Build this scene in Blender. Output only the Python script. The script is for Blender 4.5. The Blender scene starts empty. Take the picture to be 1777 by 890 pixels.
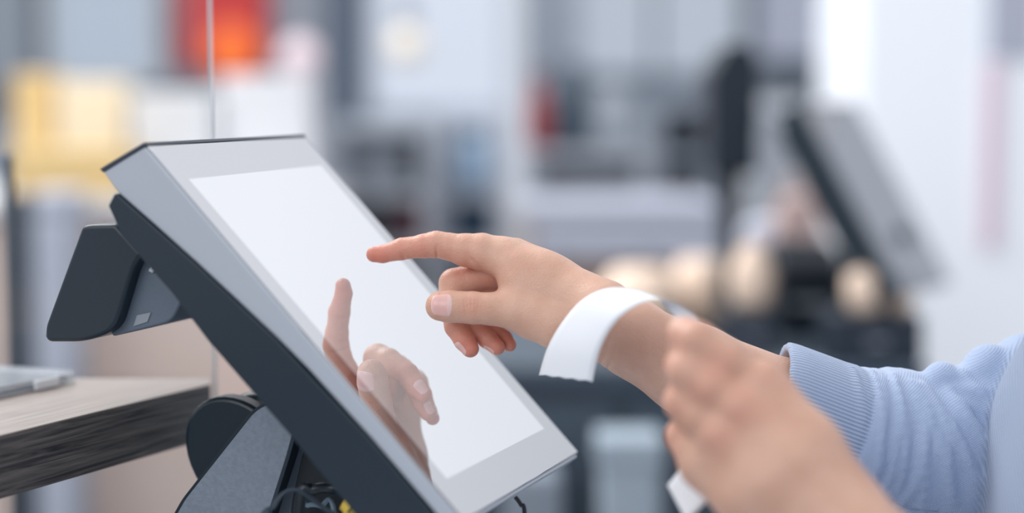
import bpy, bmesh, math, random
import numpy as np
from mathutils import Vector, Matrix
random.seed(4)
rng = np.random.RandomState(7)
SC = bpy.context.scene
COL = SC.collection

# ------------------------------------------------------------------ camera, world, lights
FPX = 3277.0
CX, CY = 888.5, 445.0
PITCH = math.radians(4.9)
CAMZ = 1.3
cam_data = bpy.data.cameras.new('camera')
cam = bpy.data.objects.new('camera', cam_data)
COL.objects.link(cam)
cam.location = (0, 0, CAMZ)
cam.rotation_euler = (math.pi / 2 - PITCH, 0, 0)
cam_data.sensor_width = 36
cam_data.lens = FPX / 1777 * 36
cam_data.clip_start = 0.05
cam_data.dof.use_dof = True
cam_data.dof.focus_distance = 1.165
cam_data.dof.aperture_fstop = 66.4 / 37.0
SC.camera = cam

vs = SC.view_settings
SC.display_settings.display_device = 'sRGB'
vs.view_transform = 'Standard'
vs.look = 'None'
vs.exposure = 0.0
vs.gamma = 1.0
vs.use_curve_mapping = False

world = bpy.data.worlds.new('world')
SC.world = world
world.use_nodes = True
wn = world.node_tree
wn.nodes.clear()
wo = wn.nodes.new('ShaderNodeOutputWorld')
wb = wn.nodes.new('ShaderNodeBackground')
wt = wn.nodes.new('ShaderNodeTexCoord')
wsep = wn.nodes.new('ShaderNodeSeparateXYZ')
wr = wn.nodes.new('ShaderNodeValToRGB')
wn.links.new(wt.outputs['Generated'], wsep.inputs[0])
wn.links.new(wsep.outputs['Z'], wr.inputs[0])
wn.links.new(wr.outputs['Color'], wb.inputs['Color'])
wn.links.new(wb.outputs['Background'], wo.inputs['Surface'])
e = wr.color_ramp.elements
e[0].position = 0.0
e[0].color = (0.42, 0.46, 0.53, 1)
e[1].position = 0.45
e[1].color = (0.93, 0.95, 1.0, 1)
wb.inputs['Strength'].default_value = 1.06


def area(name, loc, target, size, power, color):
    d = bpy.data.lights.new(name, 'AREA')
    d.shape = 'RECTANGLE'
    d.size, d.size_y = size
    d.energy = power
    d.color = color
    o = bpy.data.objects.new(name, d)
    COL.objects.link(o)
    o.location = loc
    v = Vector(target) - Vector(loc)
    o.rotation_euler = v.to_track_quat('-Z', 'Y').to_euler()
    return o


area('window_daylight', (-1.6, 3.0, 3.2), (0.05, 1.2, 1.15), (2.2, 1.4), 55, (1.0, 0.98, 0.96))
area('rear_fill', (-1.6, 2.6, 3.2), (0.7, 5.0, 0.9), (2.4, 1.2), 36, (0.98, 0.99, 1.0))  # fill lamp added to brighten the back of the shop
area('shopfront_daylight', (-1.8, -1.2, 2.6), (0.05, 1.2, 1.15), (2.0, 1.6), 22, (0.95, 0.97, 1.0))

cp, sp = math.cos(PITCH), math.sin(PITCH)


def c2w(p):
    """camera axes (right, down, forward; metres) to world"""
    x, y, z = p[0], p[1], p[2]
    return Vector((x, z * cp - y * sp, CAMZ - y * cp - z * sp))


def c2w_np(P):
    return np.stack([P[:, 0], P[:, 2] * cp - P[:, 1] * sp, CAMZ - P[:, 1] * cp - P[:, 2] * sp], 1)


def K(px, py, z):
    """point of the place that stands z metres ahead, seen in direction px, py"""
    return np.array([(px - CX) / FPX * z, (py - CY) / FPX * z, z])


def W(px, py, z):
    return c2w(K(px, py, z))


def WY(px, py, Y):
    dx, dy = (px - CX) / FPX, (py - CY) / FPX
    k = Y / (cp - dy * sp)
    return Vector((dx * k, Y, CAMZ - (dy * cp + sp) * k))


# ------------------------------------------------------------------ materials
def lin(c):
    return tuple(((v / 255) / 12.92 if v / 255 <= 0.04045 else ((v / 255 + 0.055) / 1.055) ** 2.4) for v in c)


def mat(name, rgb, rough=0.5, metal=0.0, spec=0.5, noise=0.0, nscale=30, bump=0.0, bscale=200, emit=None, estr=0.0, coat=0.0, sss=0.0):
    m = bpy.data.materials.new(name)
    m.use_nodes = True
    nt = m.node_tree
    b = nt.nodes['Principled BSDF']
    c = lin(rgb)
    b.inputs['Base Color'].default_value = (*c, 1)
    b.inputs['Roughness'].default_value = rough
    b.inputs['Metallic'].default_value = metal
    b.inputs['Specular IOR Level'].default_value = spec
    b.inputs['Coat Weight'].default_value = coat
    tc = nt.nodes.new('ShaderNodeTexCoord')
    n = nt.nodes.new('ShaderNodeTexNoise')
    n.inputs['Scale'].default_value = nscale
    n.inputs['Detail'].default_value = 4
    nt.links.new(tc.outputs['Object'], n.inputs['Vector'])
    r = nt.nodes.new('ShaderNodeValToRGB')
    r.color_ramp.elements[0].position = 0.3
    r.color_ramp.elements[1].position = 0.7
    k = noise
    r.color_ramp.elements[0].color = (*[v * (1 - k) for v in c], 1)
    r.color_ramp.elements[1].color = (*[min(1, v * (1 + k)) for v in c], 1)
    nt.links.new(n.outputs['Fac'], r.inputs[0])
    nt.links.new(r.outputs['Color'], b.inputs['Base Color'])
    if bump:
        n2 = nt.nodes.new('ShaderNodeTexNoise')
        n2.inputs['Scale'].default_value = bscale
        n2.inputs['Detail'].default_value = 3
        nt.links.new(tc.outputs['Object'], n2.inputs['Vector'])
        bp = nt.nodes.new('ShaderNodeBump')
        bp.inputs['Strength'].default_value = bump
        bp.inputs['Distance'].default_value = 0.001
        nt.links.new(n2.outputs['Fac'], bp.inputs['Height'])
        nt.links.new(bp.outputs['Normal'], b.inputs['Normal'])
    if emit:
        b.inputs['Emission Color'].default_value = (*lin(emit), 1)
        b.inputs['Emission Strength'].default_value = estr
    return m


def N(nt, t, **kw):
    n = nt.nodes.new(t)
    for k, v in kw.items():
        setattr(n, k, v)
    return n


def glossy_panel(name, base, refl, emit=None, estr=0.0, tint=(0.96, 0.97, 1.0)):
    """mirror-like cover glass over a dark or a lit surface"""
    m = bpy.data.materials.new(name)
    m.use_nodes = True
    nt = m.node_tree
    nt.nodes.clear()
    out = N(nt, 'ShaderNodeOutputMaterial')
    dif = N(nt, 'ShaderNodeBsdfDiffuse')
    dif.inputs['Color'].default_value = (*lin(base), 1)
    gl = N(nt, 'ShaderNodeBsdfGlossy')
    gl.inputs['Roughness'].default_value = 0.0
    gl.inputs['Color'].default_value = (*tint, 1)
    mix = N(nt, 'ShaderNodeMixShader')
    mix.inputs[0].default_value = refl
    nt.links.new(dif.outputs[0], mix.inputs[1])
    nt.links.new(gl.outputs[0], mix.inputs[2])
    last = mix
    if emit:
        em = N(nt, 'ShaderNodeEmission')
        em.inputs['Color'].default_value = (*lin(emit), 1)
        em.inputs['Strength'].default_value = estr
        ad = N(nt, 'ShaderNodeAddShader')
        nt.links.new(mix.outputs[0], ad.inputs[0])
        nt.links.new(em.outputs[0], ad.inputs[1])
        last = ad
    nt.links.new(last.outputs[0], out.inputs['Surface'])
    return m


def clear_mat(name, tint, gl_rough=0.02, refl=0.08, haze=0.0):
    m = bpy.data.materials.new(name)
    m.use_nodes = True
    nt = m.node_tree
    nt.nodes.clear()
    out = N(nt, 'ShaderNodeOutputMaterial')
    tr = N(nt, 'ShaderNodeBsdfTransparent')
    tr.inputs['Color'].default_value = (*tint, 1)
    gl = N(nt, 'ShaderNodeBsdfGlossy')
    gl.inputs['Roughness'].default_value = gl_rough
    df = N(nt, 'ShaderNodeBsdfDiffuse')
    df.inputs['Color'].default_value = (0.8, 0.83, 0.87, 1)
    m1 = N(nt, 'ShaderNodeMixShader')
    m1.inputs[0].default_value = haze
    m2 = N(nt, 'ShaderNodeMixShader')
    m2.inputs[0].default_value = refl
    nt.links.new(tr.outputs[0], m1.inputs[1])
    nt.links.new(df.outputs[0], m1.inputs[2])
    nt.links.new(m1.outputs[0], m2.inputs[1])
    nt.links.new(gl.outputs[0], m2.inputs[2])
    nt.links.new(m2.outputs[0], out.inputs['Surface'])
    return m


def skin_mat():
    m = bpy.data.materials.new('skin')
    m.use_nodes = True
    nt = m.node_tree
    b = nt.nodes['Principled BSDF']
    tc = N(nt, 'ShaderNodeTexCoord')
    at = N(nt, 'ShaderNodeAttribute', attribute_name='flush')
    n1 = N(nt, 'ShaderNodeTexNoise')
    n1.inputs['Scale'].default_value = 55
    n1.inputs['Detail'].default_value = 5
    nt.links.new(tc.outputs['Object'], n1.inputs['Vector'])
    r1 = N(nt, 'ShaderNodeValToRGB')
    r1.color_ramp.elements[0].position = 0.3
    r1.color_ramp.elements[0].color = (*lin((208, 163, 140)), 1)
    r1.color_ramp.elements[1].position = 0.72
    r1.color_ramp.elements[1].color = (*lin((220, 179, 157)), 1)
    nt.links.new(n1.outputs['Fac'], r1.inputs[0])
    mx = N(nt, 'ShaderNodeMix', data_type='RGBA')
    nt.links.new(at.outputs['Fac'], mx.inputs[0])
    nt.links.new(r1.outputs['Color'], mx.inputs[6])
    mx.inputs[7].default_value = (*lin((208, 126, 107)), 1)
    nt.links.new(mx.outputs[2], b.inputs['Base Color'])
    b.inputs['Roughness'].default_value = 0.42
    b.inputs['Specular IOR Level'].default_value = 0.42
    b.inputs['Subsurface Weight'].default_value = 0.25
    b.inputs['Subsurface Radius'].default_value = (1.0, 0.35, 0.2)
    b.inputs['Subsurface Scale'].default_value = 0.003
    v = N(nt, 'ShaderNodeTexVoronoi')
    v.inputs['Scale'].default_value = 900
    nt.links.new(tc.outputs['Object'], v.inputs['Vector'])
    n2 = N(nt, 'ShaderNodeTexNoise')
    n2.inputs['Scale'].default_value = 260
    n2.inputs['Detail'].default_value = 4
    nt.links.new(tc.outputs['Object'], n2.inputs['Vector'])
    ma = N(nt, 'ShaderNodeMath', operation='ADD')
    nt.links.new(v.outputs['Distance'], ma.inputs[0])
    nt.links.new(n2.outputs['Fac'], ma.inputs[1])
    n3 = N(nt, 'ShaderNodeTexNoise')
    n3.inputs['Scale'].default_value = 75
    n3.inputs['Detail'].default_value = 6
    n3.inputs['Distortion'].default_value = 0.8
    nt.links.new(tc.outputs['Object'], n3.inputs['Vector'])
    bq = N(nt, 'ShaderNodeBump')
    bq.inputs['Strength'].default_value = 0.45
    bq.inputs['Distance'].default_value = 0.0012
    nt.links.new(n3.outputs['Fac'], bq.inputs['Height'])
    bp = N(nt, 'ShaderNodeBump')
    nt.links.new(bq.outputs['Normal'], bp.inputs['Normal'])
    bp.inputs['Strength'].default_value = 0.35
    bp.inputs['Distance'].default_value = 0.0005
    nt.links.new(ma.outputs[0], bp.inputs['Height'])
    nt.links.new(bp.outputs['Normal'], b.inputs['Normal'])
    return m


def nail_mat():
    m = mat('nail', (226, 170, 160), rough=0.25, spec=0.6)
    nt = m.node_tree
    b = nt.nodes['Principled BSDF']
    at = N(nt, 'ShaderNodeAttribute', attribute_name='free')
    mx = N(nt, 'ShaderNodeMix', data_type='RGBA')
    nt.links.new(at.outputs['Fac'], mx.inputs[0])
    mx.inputs[6].default_value = (*lin((224, 176, 168)), 1)
    mx.inputs[7].default_value = (*lin((240, 225, 222)), 1)
    nt.links.new(mx.outputs[2], b.inputs['Base Color'])
    return m


def knit_mat(name, rgb, rib_rgb_k=0.82):
    """fine knit: attribute 'rib' runs around the limb, 'row' along it, 'cuff' marks the ribbed cuff"""
    m = bpy.data.materials.new(name)
    m.use_nodes = True
    nt = m.node_tree
    b = nt.nodes['Principled BSDF']
    b.inputs['Roughness'].default_value = 0.85
    b.inputs['Specular IOR Level'].default_value = 0.2
    b.inputs['Sheen Weight'].default_value = 0.35
    b.inputs['Sheen Roughness'].default_value = 0.5
    rib = N(nt, 'ShaderNodeAttribute', attribute_name='rib')
    cuff = N(nt, 'ShaderNodeAttribute', attribute_name='cuff')
    tors = N(nt, 'ShaderNodeAttribute', attribute_name='torso')
    tc = N(nt, 'ShaderNodeTexCoord')

    def sine(sock, period):
        a = N(nt, 'ShaderNodeMath', operation='MULTIPLY')
        a.inputs[1].default_value = 2 * math.pi / period
        nt.links.new(sock, a.inputs[0])
        s = N(nt, 'ShaderNodeMath', operation='SINE')
        nt.links.new(a.outputs[0], s.inputs[0])
        return s.outputs[0]

    def along(vec):
        d = N(nt, 'ShaderNodeVectorMath', operation='DOT_PRODUCT')
        d.inputs[1].default_value = vec
        nt.links.new(tc.outputs['Object'], d.inputs[0])
        return d.outputs['Value']

    w1 = sine(rib.outputs['Fac'], 0.0024)
    w2 = sine(along((0.80, 0.40, 0.45)), 0.0010)
    w3 = sine(along((0.50, 0.10, -0.85)), 0.0012)
    w4 = sine(along((0.78, -0.45, 0.42)), 0.0028)
    fine = N(nt, 'ShaderNodeMath', operation='ADD')
    nt.links.new(w2, fine.inputs[0])
    nt.links.new(w3, fine.inputs[1])
    fm = N(nt, 'ShaderNodeMath', operation='MULTIPLY')
    fm.inputs[1].default_value = 0.14
    nt.links.new(fine.outputs[0], fm.inputs[0])
    mixa = N(nt, 'ShaderNodeMix', data_type='FLOAT')
    nt.links.new(tors.outputs['Fac'], mixa.inputs[0])
    nt.links.new(fm.outputs[0], mixa.inputs[2])
    nt.links.new(w4, mixa.inputs[3])
    mixh = N(nt, 'ShaderNodeMix', data_type='FLOAT')
    nt.links.new(cuff.outputs['Fac'], mixh.inputs[0])
    nt.links.new(mixa.outputs[0], mixh.inputs[2])
    nt.links.new(w1, mixh.inputs[3])
    bp = N(nt, 'ShaderNodeBump')
    bp.inputs['Strength'].default_value = 0.9
    bp.inputs['Distance'].default_value = 0.0005
    nt.links.new(mixh.outputs[0], bp.inputs['Height'])
    nt.links.new(bp.outputs['Normal'], b.inputs['Normal'])
    mr = N(nt, 'ShaderNodeMapRange')
    mr.inputs['From Min'].default_value = -1
    mr.inputs['From Max'].default_value = 1
    nt.links.new(mixh.outputs[0], mr.inputs['Value'])
    mx = N(nt, 'ShaderNodeMix', data_type='RGBA')
    nt.links.new(mr.outputs[0], mx.inputs[0])
    c = lin(rgb)
    mx.inputs[6].default_value = (*[v * rib_rgb_k for v in c], 1)
    mx.inputs[7].default_value = (*[min(1, v * 1.05) for v in c], 1)
    mt = N(nt, 'ShaderNodeMix', data_type='RGBA', blend_type='MULTIPLY')
    nt.links.new(tors.outputs['Fac'], mt.inputs[0])
    nt.links.new(mx.outputs[2], mt.inputs[6])
    mt.inputs[7].default_value = (0.66, 0.68, 0.70, 1)
    nt.links.new(mt.outputs[2], b.inputs['Base Color'])
    return m


def wood_mat(name, dark, light, axis_rot, bump=0.6):
    m = bpy.data.materials.new(name)
    m.use_nodes = True
    nt = m.node_tree
    b = nt.nodes['Principled BSDF']
    tc = N(nt, 'ShaderNodeTexCoord')
    mp = N(nt, 'ShaderNodeMapping')
    mp.inputs['Rotation'].default_value = (0, 0, axis_rot)
    mp.inputs['Scale'].default_value = (7, 150, 190)
    nt.links.new(tc.outputs['Object'], mp.inputs['Vector'])
    n = N(nt, 'ShaderNodeTexNoise')
    n.inputs['Scale'].default_value = 1.6
    n.inputs['Detail'].default_value = 7
    n.inputs['Distortion'].default_value = 1.3
    nt.links.new(mp.outputs[0], n.inputs['Vector'])
    r = N(nt, 'ShaderNodeValToRGB')
    r.color_ramp.elements[0].position = 0.35
    r.color_ramp.elements[0].color = (*lin(dark), 1)
    r.color_ramp.elements[1].position = 0.7
    r.color_ramp.elements[1].color = (*lin(light), 1)
    nt.links.new(n.outputs['Fac'], r.inputs[0])
    nt.links.new(r.outputs['Color'], b.inputs['Base Color'])
    b.inputs['Roughness'].default_value = 0.34
    b.inputs['Specular IOR Level'].default_value = 0.7
    bp = N(nt, 'ShaderNodeBump')
    bp.inputs['Strength'].default_value = bump
    bp.inputs['Distance'].default_value = 0.0012
    nt.links.new(n.outputs['Fac'], bp.inputs['Height'])
    nt.links.new(bp.outputs['Normal'], b.inputs['Normal'])
    return m


SKIN = skin_mat()
NAIL = nail_mat()
KNIT = knit_mat('light_blue_knit', (178, 196, 226))
KNIT2 = knit_mat('grey_blue_knit', (160, 176, 204), 0.7)
PAPER = mat('receipt_paper', (222, 225, 230), rough=0.7, noise=0.01)

# ------------------------------------------------------------------ object helpers


def link(name, mesh, material=None, parent=None, smooth=True):
    o = bpy.data.objects.new(name, mesh)
    COL.objects.link(o)
    if material:
        mesh.materials.append(material)
    if parent:
        o.parent = parent
        if parent.type == 'EMPTY' or True:
            o.matrix_parent_inverse = parent.matrix_world.inverted() if False else Matrix.Identity(4)
    if smooth:
        for p in mesh.polygons:
            p.use_smooth = True
    return o


def tag(o, label=None, cat=None, group=None, kind=None):
    if label:
        o['label'] = label
    if cat:
        o['category'] = cat
    if group:
        o['group'] = group
    if kind:
        o['kind'] = kind
    return o


def empty(name, loc, label, cat, group=None, rot=None):
    o = bpy.data.objects.new(name, None)
    COL.objects.link(o)
    o.location = loc
    if rot is not None:
        o.rotation_euler = rot
    o.empty_display_size = 0.05
    return tag(o, label, cat, group)


def child(name, bm, material, parent, bevel=0.0, seg=2, smooth=True, angle=40, at=None):
    """bmesh in the parent's own coordinates -> one mesh object"""
    me = bpy.data.meshes.new(name)
    bmesh.ops.recalc_face_normals(bm, faces=bm.faces)
    bm.to_mesh(me)
    bm.free()
    o = link(name, me, material, parent, smooth)
    if at is not None:
        o.location = at
    if bevel:
        md = o.modifiers.new('bevel', 'BEVEL')
        md.width = bevel
        md.segments = seg
        md.limit_method = 'ANGLE'
        md.angle_limit = math.radians(30)
        md.harden_normals = False
    if smooth:
        try:
            me.set_sharp_from_angle(angle=math.radians(angle))
        except Exception:
            pass
    return o


def box(bm, lo, hi):
    vs_ = [bm.verts.new((x, y, z)) for x in (lo[0], hi[0]) for y in (lo[1], hi[1]) for z in (lo[2], hi[2])]
    for f in ((0, 1, 3, 2), (4, 6, 7, 5), (0, 4, 5, 1), (2, 3, 7, 6), (0, 2, 6, 4), (1, 5, 7, 3)):
        bm.faces.new([vs_[i] for i in f])
    return bm


def prism(bm, pts, z0, z1, tf=None):
    """closed polygon pts (2D) extruded; tf maps (a, b, h) -> xyz"""
    tf = tf or (lambda a, b, h: (a, b, h))
    lo = [bm.verts.new(tf(p[0], p[1], z0)) for p in pts]
    hi = [bm.verts.new(tf(p[0], p[1], z1)) for p in pts]
    n = len(pts)
    bm.faces.new(lo[::-1])
    bm.faces.new(hi)
    for i in range(n):
        bm.faces.new((lo[i], lo[(i + 1) % n], hi[(i + 1) % n], hi[i]))
    return bm


def lathe(bm, prof, seg=28, c=(0, 0, 0)):
    rings = []
    for r, z in prof:
        rings.append([bm.verts.new((c[0] + r * math.cos(2 * math.pi * i / seg), c[1] + r * math.sin(2 * math.pi * i / seg), c[2] + z)) for i in range(seg)])
    for a, b in zip(rings, rings[1:]):
        for i in range(seg):
            bm.faces.new((a[i], a[(i + 1) % seg], b[(i + 1) % seg], b[i]))
    bm.faces.new(rings[0][::-1])
    bm.faces.new(rings[-1])
    return bm


def tube(bm, pts, r, seg=10):
    """smooth tube through points (Catmull-Rom)"""
    P = [Vector(p) for p in pts]
    Q = []
    for i in range(len(P) - 1):
        p0, p1, p2, p3 = P[max(i - 1, 0)], P[i], P[i + 1], P[min(i + 2, len(P) - 1)]
        for k in range(8):
            t = k / 8
            Q.append(0.5 * ((2 * p1) + (p2 - p0) * t + (2 * p0 - 5 * p1 + 4 * p2 - p3) * t * t + (3 * p1 - p0 - 3 * p2 + p3) * t ** 3))
    Q.append(P[-1])
    up = Vector((0.13, 0.2, 0.97))
    rings = []
    for i, q in enumerate(Q):
        d = (Q[min(i + 1, len(Q) - 1)] - Q[max(i - 1, 0)]).normalized()
        s = d.cross(up).normalized()
        u = s.cross(d)
        rr = r if isinstance(r, (int, float)) else None
        if rr is None:
            ra, rb = r
        else:
            ra = rb = rr
        rings.append([bm.verts.new(q + s * ra * math.cos(2 * math.pi * k / seg) + u * rb * math.sin(2 * math.pi * k / seg)) for k in range(seg)])
    for a, b in zip(rings, rings[1:]):
        for k in range(seg):
            bm.faces.new((a[k], a[(k + 1) % seg], b[(k + 1) % seg], b[k]))
    bm.faces.new(rings[0][::-1])
    bm.faces.new(rings[-1])
    return bm


def round_poly(pts, r, seg=6):
    """polygon with rounded corners; r scalar or list"""
    out = []
    n = len(pts)
    for i in range(n):
        p = np.array(pts[i], float)
        a = np.array(pts[i - 1], float) - p
        b = np.array(pts[(i + 1) % n], float) - p
        rr = r[i] if hasattr(r, '__len__') else r
        la, lb = np.linalg.norm(a), np.linalg.norm(b)
        a, b = a / la, b / lb
        d = min(rr, la * 0.49, lb * 0.49)
        if d < 1e-6:
            out.append(tuple(p))
            continue
        A, B = p + a * d, p + b * d
        for k in range(seg + 1):
            t = k / seg
            out.append(tuple((1 - t) ** 2 * A + 2 * t * (1 - t) * p + t * t * B))
    return out


# ------------------------------------------------------------------ implicit surfaces (for the person)
class Field:
    def __init__(s, lo, hi, h):
        s.h = h
        s.lo = np.array(lo, float)
        s.n = np.ceil((np.array(hi, float) - s.lo) / h).astype(int) + 1
        s.ax = [(s.lo[i] + h * np.arange(s.n[i])).astype(np.float32) for i in range(3)]
        s.F = np.full(tuple(s.n), 0.05, np.float32)

    def fresh(s):
        f = Field.__new__(Field)
        f.h, f.lo, f.n, f.ax = s.h, s.lo, s.n, s.ax
        f.F = np.full(tuple(s.n), 0.05, np.float32)
        return f

    def block(s, pmin, pmax, m):
        sl = []
        for i in range(3):
            a = int(np.clip((pmin[i] - m - s.lo[i]) / s.h, 0, s.n[i]))
            b = int(np.clip((pmax[i] + m - s.lo[i]) / s.h + 2, 0, s.n[i]))
            sl.append(slice(a, b))
        return tuple(sl)

    def cone(s, a, ra, b, rb, k=0.003, flat=None, fs=1.0, cut=False):
        a, b = np.array(a, float), np.array(b, float)
        m = max(ra, rb) / min(1.0, fs) + k + 4 * s.h
        sl = s.block(np.minimum(a, b), np.maximum(a, b), m)
        X = s.ax[0][sl[0]][:, None, None]
        Y = s.ax[1][sl[1]][None, :, None]
        Z = s.ax[2][sl[2]][None, None, :]
        if X.size == 0 or Y.size == 0 or Z.size == 0:
            return
        d = b - a
        l2 = float(d @ d) + 1e-12
        x, y, z = X - a[0], Y - a[1], Z - a[2]
        t = np.clip((x * d[0] + y * d[1] + z * d[2]) / l2, 0, 1)
        x, y, z = x - t * d[0], y - t * d[1], z - t * d[2]
        if flat is not None:
            f = np.array(flat, float)
            f /= np.linalg.norm(f)
            q = (x * f[0] + y * f[1] + z * f[2]) * (fs - 1)
            x, y, z = x + q * f[0], y + q * f[1], z + q * f[2]
        D = np.sqrt(x * x + y * y + z * z) - (ra + (rb - ra) * t)
        s.put(sl, D.astype(np.float32), k, cut)

    def put(s, sl, D, k, cut=False):
        A = s.F[sl]
        if cut:
            s.F[sl] = smax(A, -D, k)
        else:
            s.F[sl] = smin(A, D, k)

    def chain(s, pts, k=0.002, flat=None, fs=1.0):
        """pts: list of (xyz, r)"""
        for (a, ra), (b, rb) in zip(pts, pts[1:]):
            s.cone(a, ra, b, rb, k, flat, fs)

    def merge(s, o, k):
        s.F = smin(s.F, o.F, k)

    def crease(s, p, axis, side, depth, width, reach):
        """shallow skin fold: a groove across the limb at p, on the side given"""
        p = np.array(p, float)
        axis = np.array(axis, float) / np.linalg.norm(axis)
        side = np.array(side, float) / np.linalg.norm(side)
        sl = s.block(p, p, reach * 1.5)
        X = s.ax[0][sl[0]][:, None, None] - p[0]
        Y = s.ax[1][sl[1]][None, :, None] - p[1]
        Z = s.ax[2][sl[2]][None, None, :] - p[2]
        u = X * axis[0] + Y * axis[1] + Z * axis[2]
        v = X * side[0] + Y * side[1] + Z * side[2]
        r2 = X * X + Y * Y + Z * Z
        g = np.exp(-(u / width) ** 2) * np.clip(v / (reach * 0.4), 0, 1) * np.exp(-np.maximum(r2 / reach ** 2 - 0.6, 0) * 6)
        s.F[sl] += (depth * 1.7 * g).astype(np.float32)

    def sample(s, P):
        q = (np.asarray(P) - s.lo) / s.h
        i = np.clip(np.floor(q).astype(int), 0, s.n - 2)
        f = q - i
        out = 0
        for dx in (0, 1):
            for dy in (0, 1):
                for dz in (0, 1):
                    w = (f[:, 0] if dx else 1 - f[:, 0]) * (f[:, 1] if dy else 1 - f[:, 1]) * (f[:, 2] if dz else 1 - f[:, 2])
                    out = out + w * s.F[i[:, 0] + dx, i[:, 1] + dy, i[:, 2] + dz]
        return out

    def mesh(s):
        F = s.F
        S = F < 0
        c = np.zeros(tuple(s.n - 1), np.int8)
        for dx in (0, 1):
            for dy in (0, 1):
                for dz in (0, 1):
                    c += S[dx:s.n[0] - 1 + dx, dy:s.n[1] - 1 + dy, dz:s.n[2] - 1 + dz]
        act = np.argwhere((c > 0) & (c < 8))
        idx = np.full(tuple(s.n - 1), -1, np.int32)
        idx[act[:, 0], act[:, 1], act[:, 2]] = np.arange(len(act))
        corners = [(dx, dy, dz) for dx in (0, 1) for dy in (0, 1) for dz in (0, 1)]
        V = {cc: F[act[:, 0] + cc[0], act[:, 1] + cc[1], act[:, 2] + cc[2]].astype(float) for cc in corners}
        acc = np.zeros((len(act), 3))
        cnt = np.zeros(len(act))
        for c1 in corners:
            for ax in range(3):
                if c1[ax] == 1:
                    continue
                c2 = list(c1)
                c2[ax] = 1
                c2 = tuple(c2)
                a, b = V[c1], V[c2]
                m = (a < 0) != (b < 0)
                t = np.where(m, a / np.where(m, a - b, 1), 0)
                p = np.array(c1, float)[None, :] + np.zeros((len(act), 3))
                p[:, ax] = t
                acc[m] += p[m]
                cnt[m] += 1
        verts = s.lo + s.h * (act + acc / cnt[:, None])
        quads = []
        for ax in range(3):
            o1, o2 = [(1, 2), (2, 0), (0, 1)][ax]
            lo_ = [slice(1, -1)] * 3
            lo_[ax] = slice(0, -1)
            hi_ = [slice(1, -1)] * 3
            hi_[ax] = slice(1, None)
            a, b = S[tuple(lo_)], S[tuple(hi_)]
            e_ = np.argwhere(a != b)
            if not len(e_):
                continue
            base = e_.copy()
            for i in range(3):
                if i != ax:
                    base[:, i] += 1
            flip = a[e_[:, 0], e_[:, 1], e_[:, 2]]
            q = []
            for d1, d2 in ((-1, -1), (0, -1), (0, 0), (-1, 0)):
                c_ = base.copy()
                c_[:, o1] += d1
                c_[:, o2] += d2
                q.append(idx[c_[:, 0], c_[:, 1], c_[:, 2]])
            q = np.stack(q, 1)
            q[~flip] = q[~flip][:, ::-1]
            quads.append(q)
        return verts, np.concatenate(quads)


def smin(a, b, k):
    if k <= 0:
        return np.minimum(a, b)
    h = np.maximum(k - np.abs(a - b), 0) / k
    return np.minimum(a, b) - h * h * k * 0.25


def smax(a, b, k):
    return -smin(-a, -b, k)


def np_mesh(name, parts, material, parent=None, attrs=None, world=True):
    """parts: list of (verts in camera axes, quads); attrs: {name: array}"""
    off = 0
    VV, QQ = [], []
    for v, q in parts:
        VV.append(v)
        QQ.append(q + off)
        off += len(v)
    V = np.concatenate(VV)
    Q = np.concatenate(QQ)
    P = c2w_np(V) if world else V
    me = bpy.data.meshes.new(name)
    me.vertices.add(len(P))
    me.vertices.foreach_set('co', P.astype(np.float32).ravel())
    me.loops.add(len(Q) * 4)
    me.loops.foreach_set('vertex_index', Q.astype(np.int32).ravel())
    me.polygons.add(len(Q))
    me.polygons.foreach_set('loop_start', np.arange(0, len(Q) * 4, 4, dtype=np.int32))
    me.polygons.foreach_set('loop_total', np.full(len(Q), 4, np.int32))
    me.polygons.foreach_set('use_smooth', np.ones(len(Q), bool))
    me.update(calc_edges=True)
    me.validate()
    for k_, a in (attrs or {}).items():
        at = me.attributes.new(k_, 'FLOAT', 'POINT')
        at.data.foreach_set('value', a.astype(np.float32))
    o = bpy.data.objects.new(name, me)
    COL.objects.link(o)
    me.materials.append(material)
    if parent:
        o.parent = parent
    return o


def vnormals(V, Q):
    a, b, c, d = (V[Q[:, i]] for i in range(4))
    n = np.cross(c - a, d - b)
    out = np.zeros_like(V)
    for i in range(4):
        for j in range(3):
            out[:, j] += np.bincount(Q[:, i], n[:, j], len(V))
    return out / (np.linalg.norm(out, axis=1)[:, None] + 1e-12)


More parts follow.
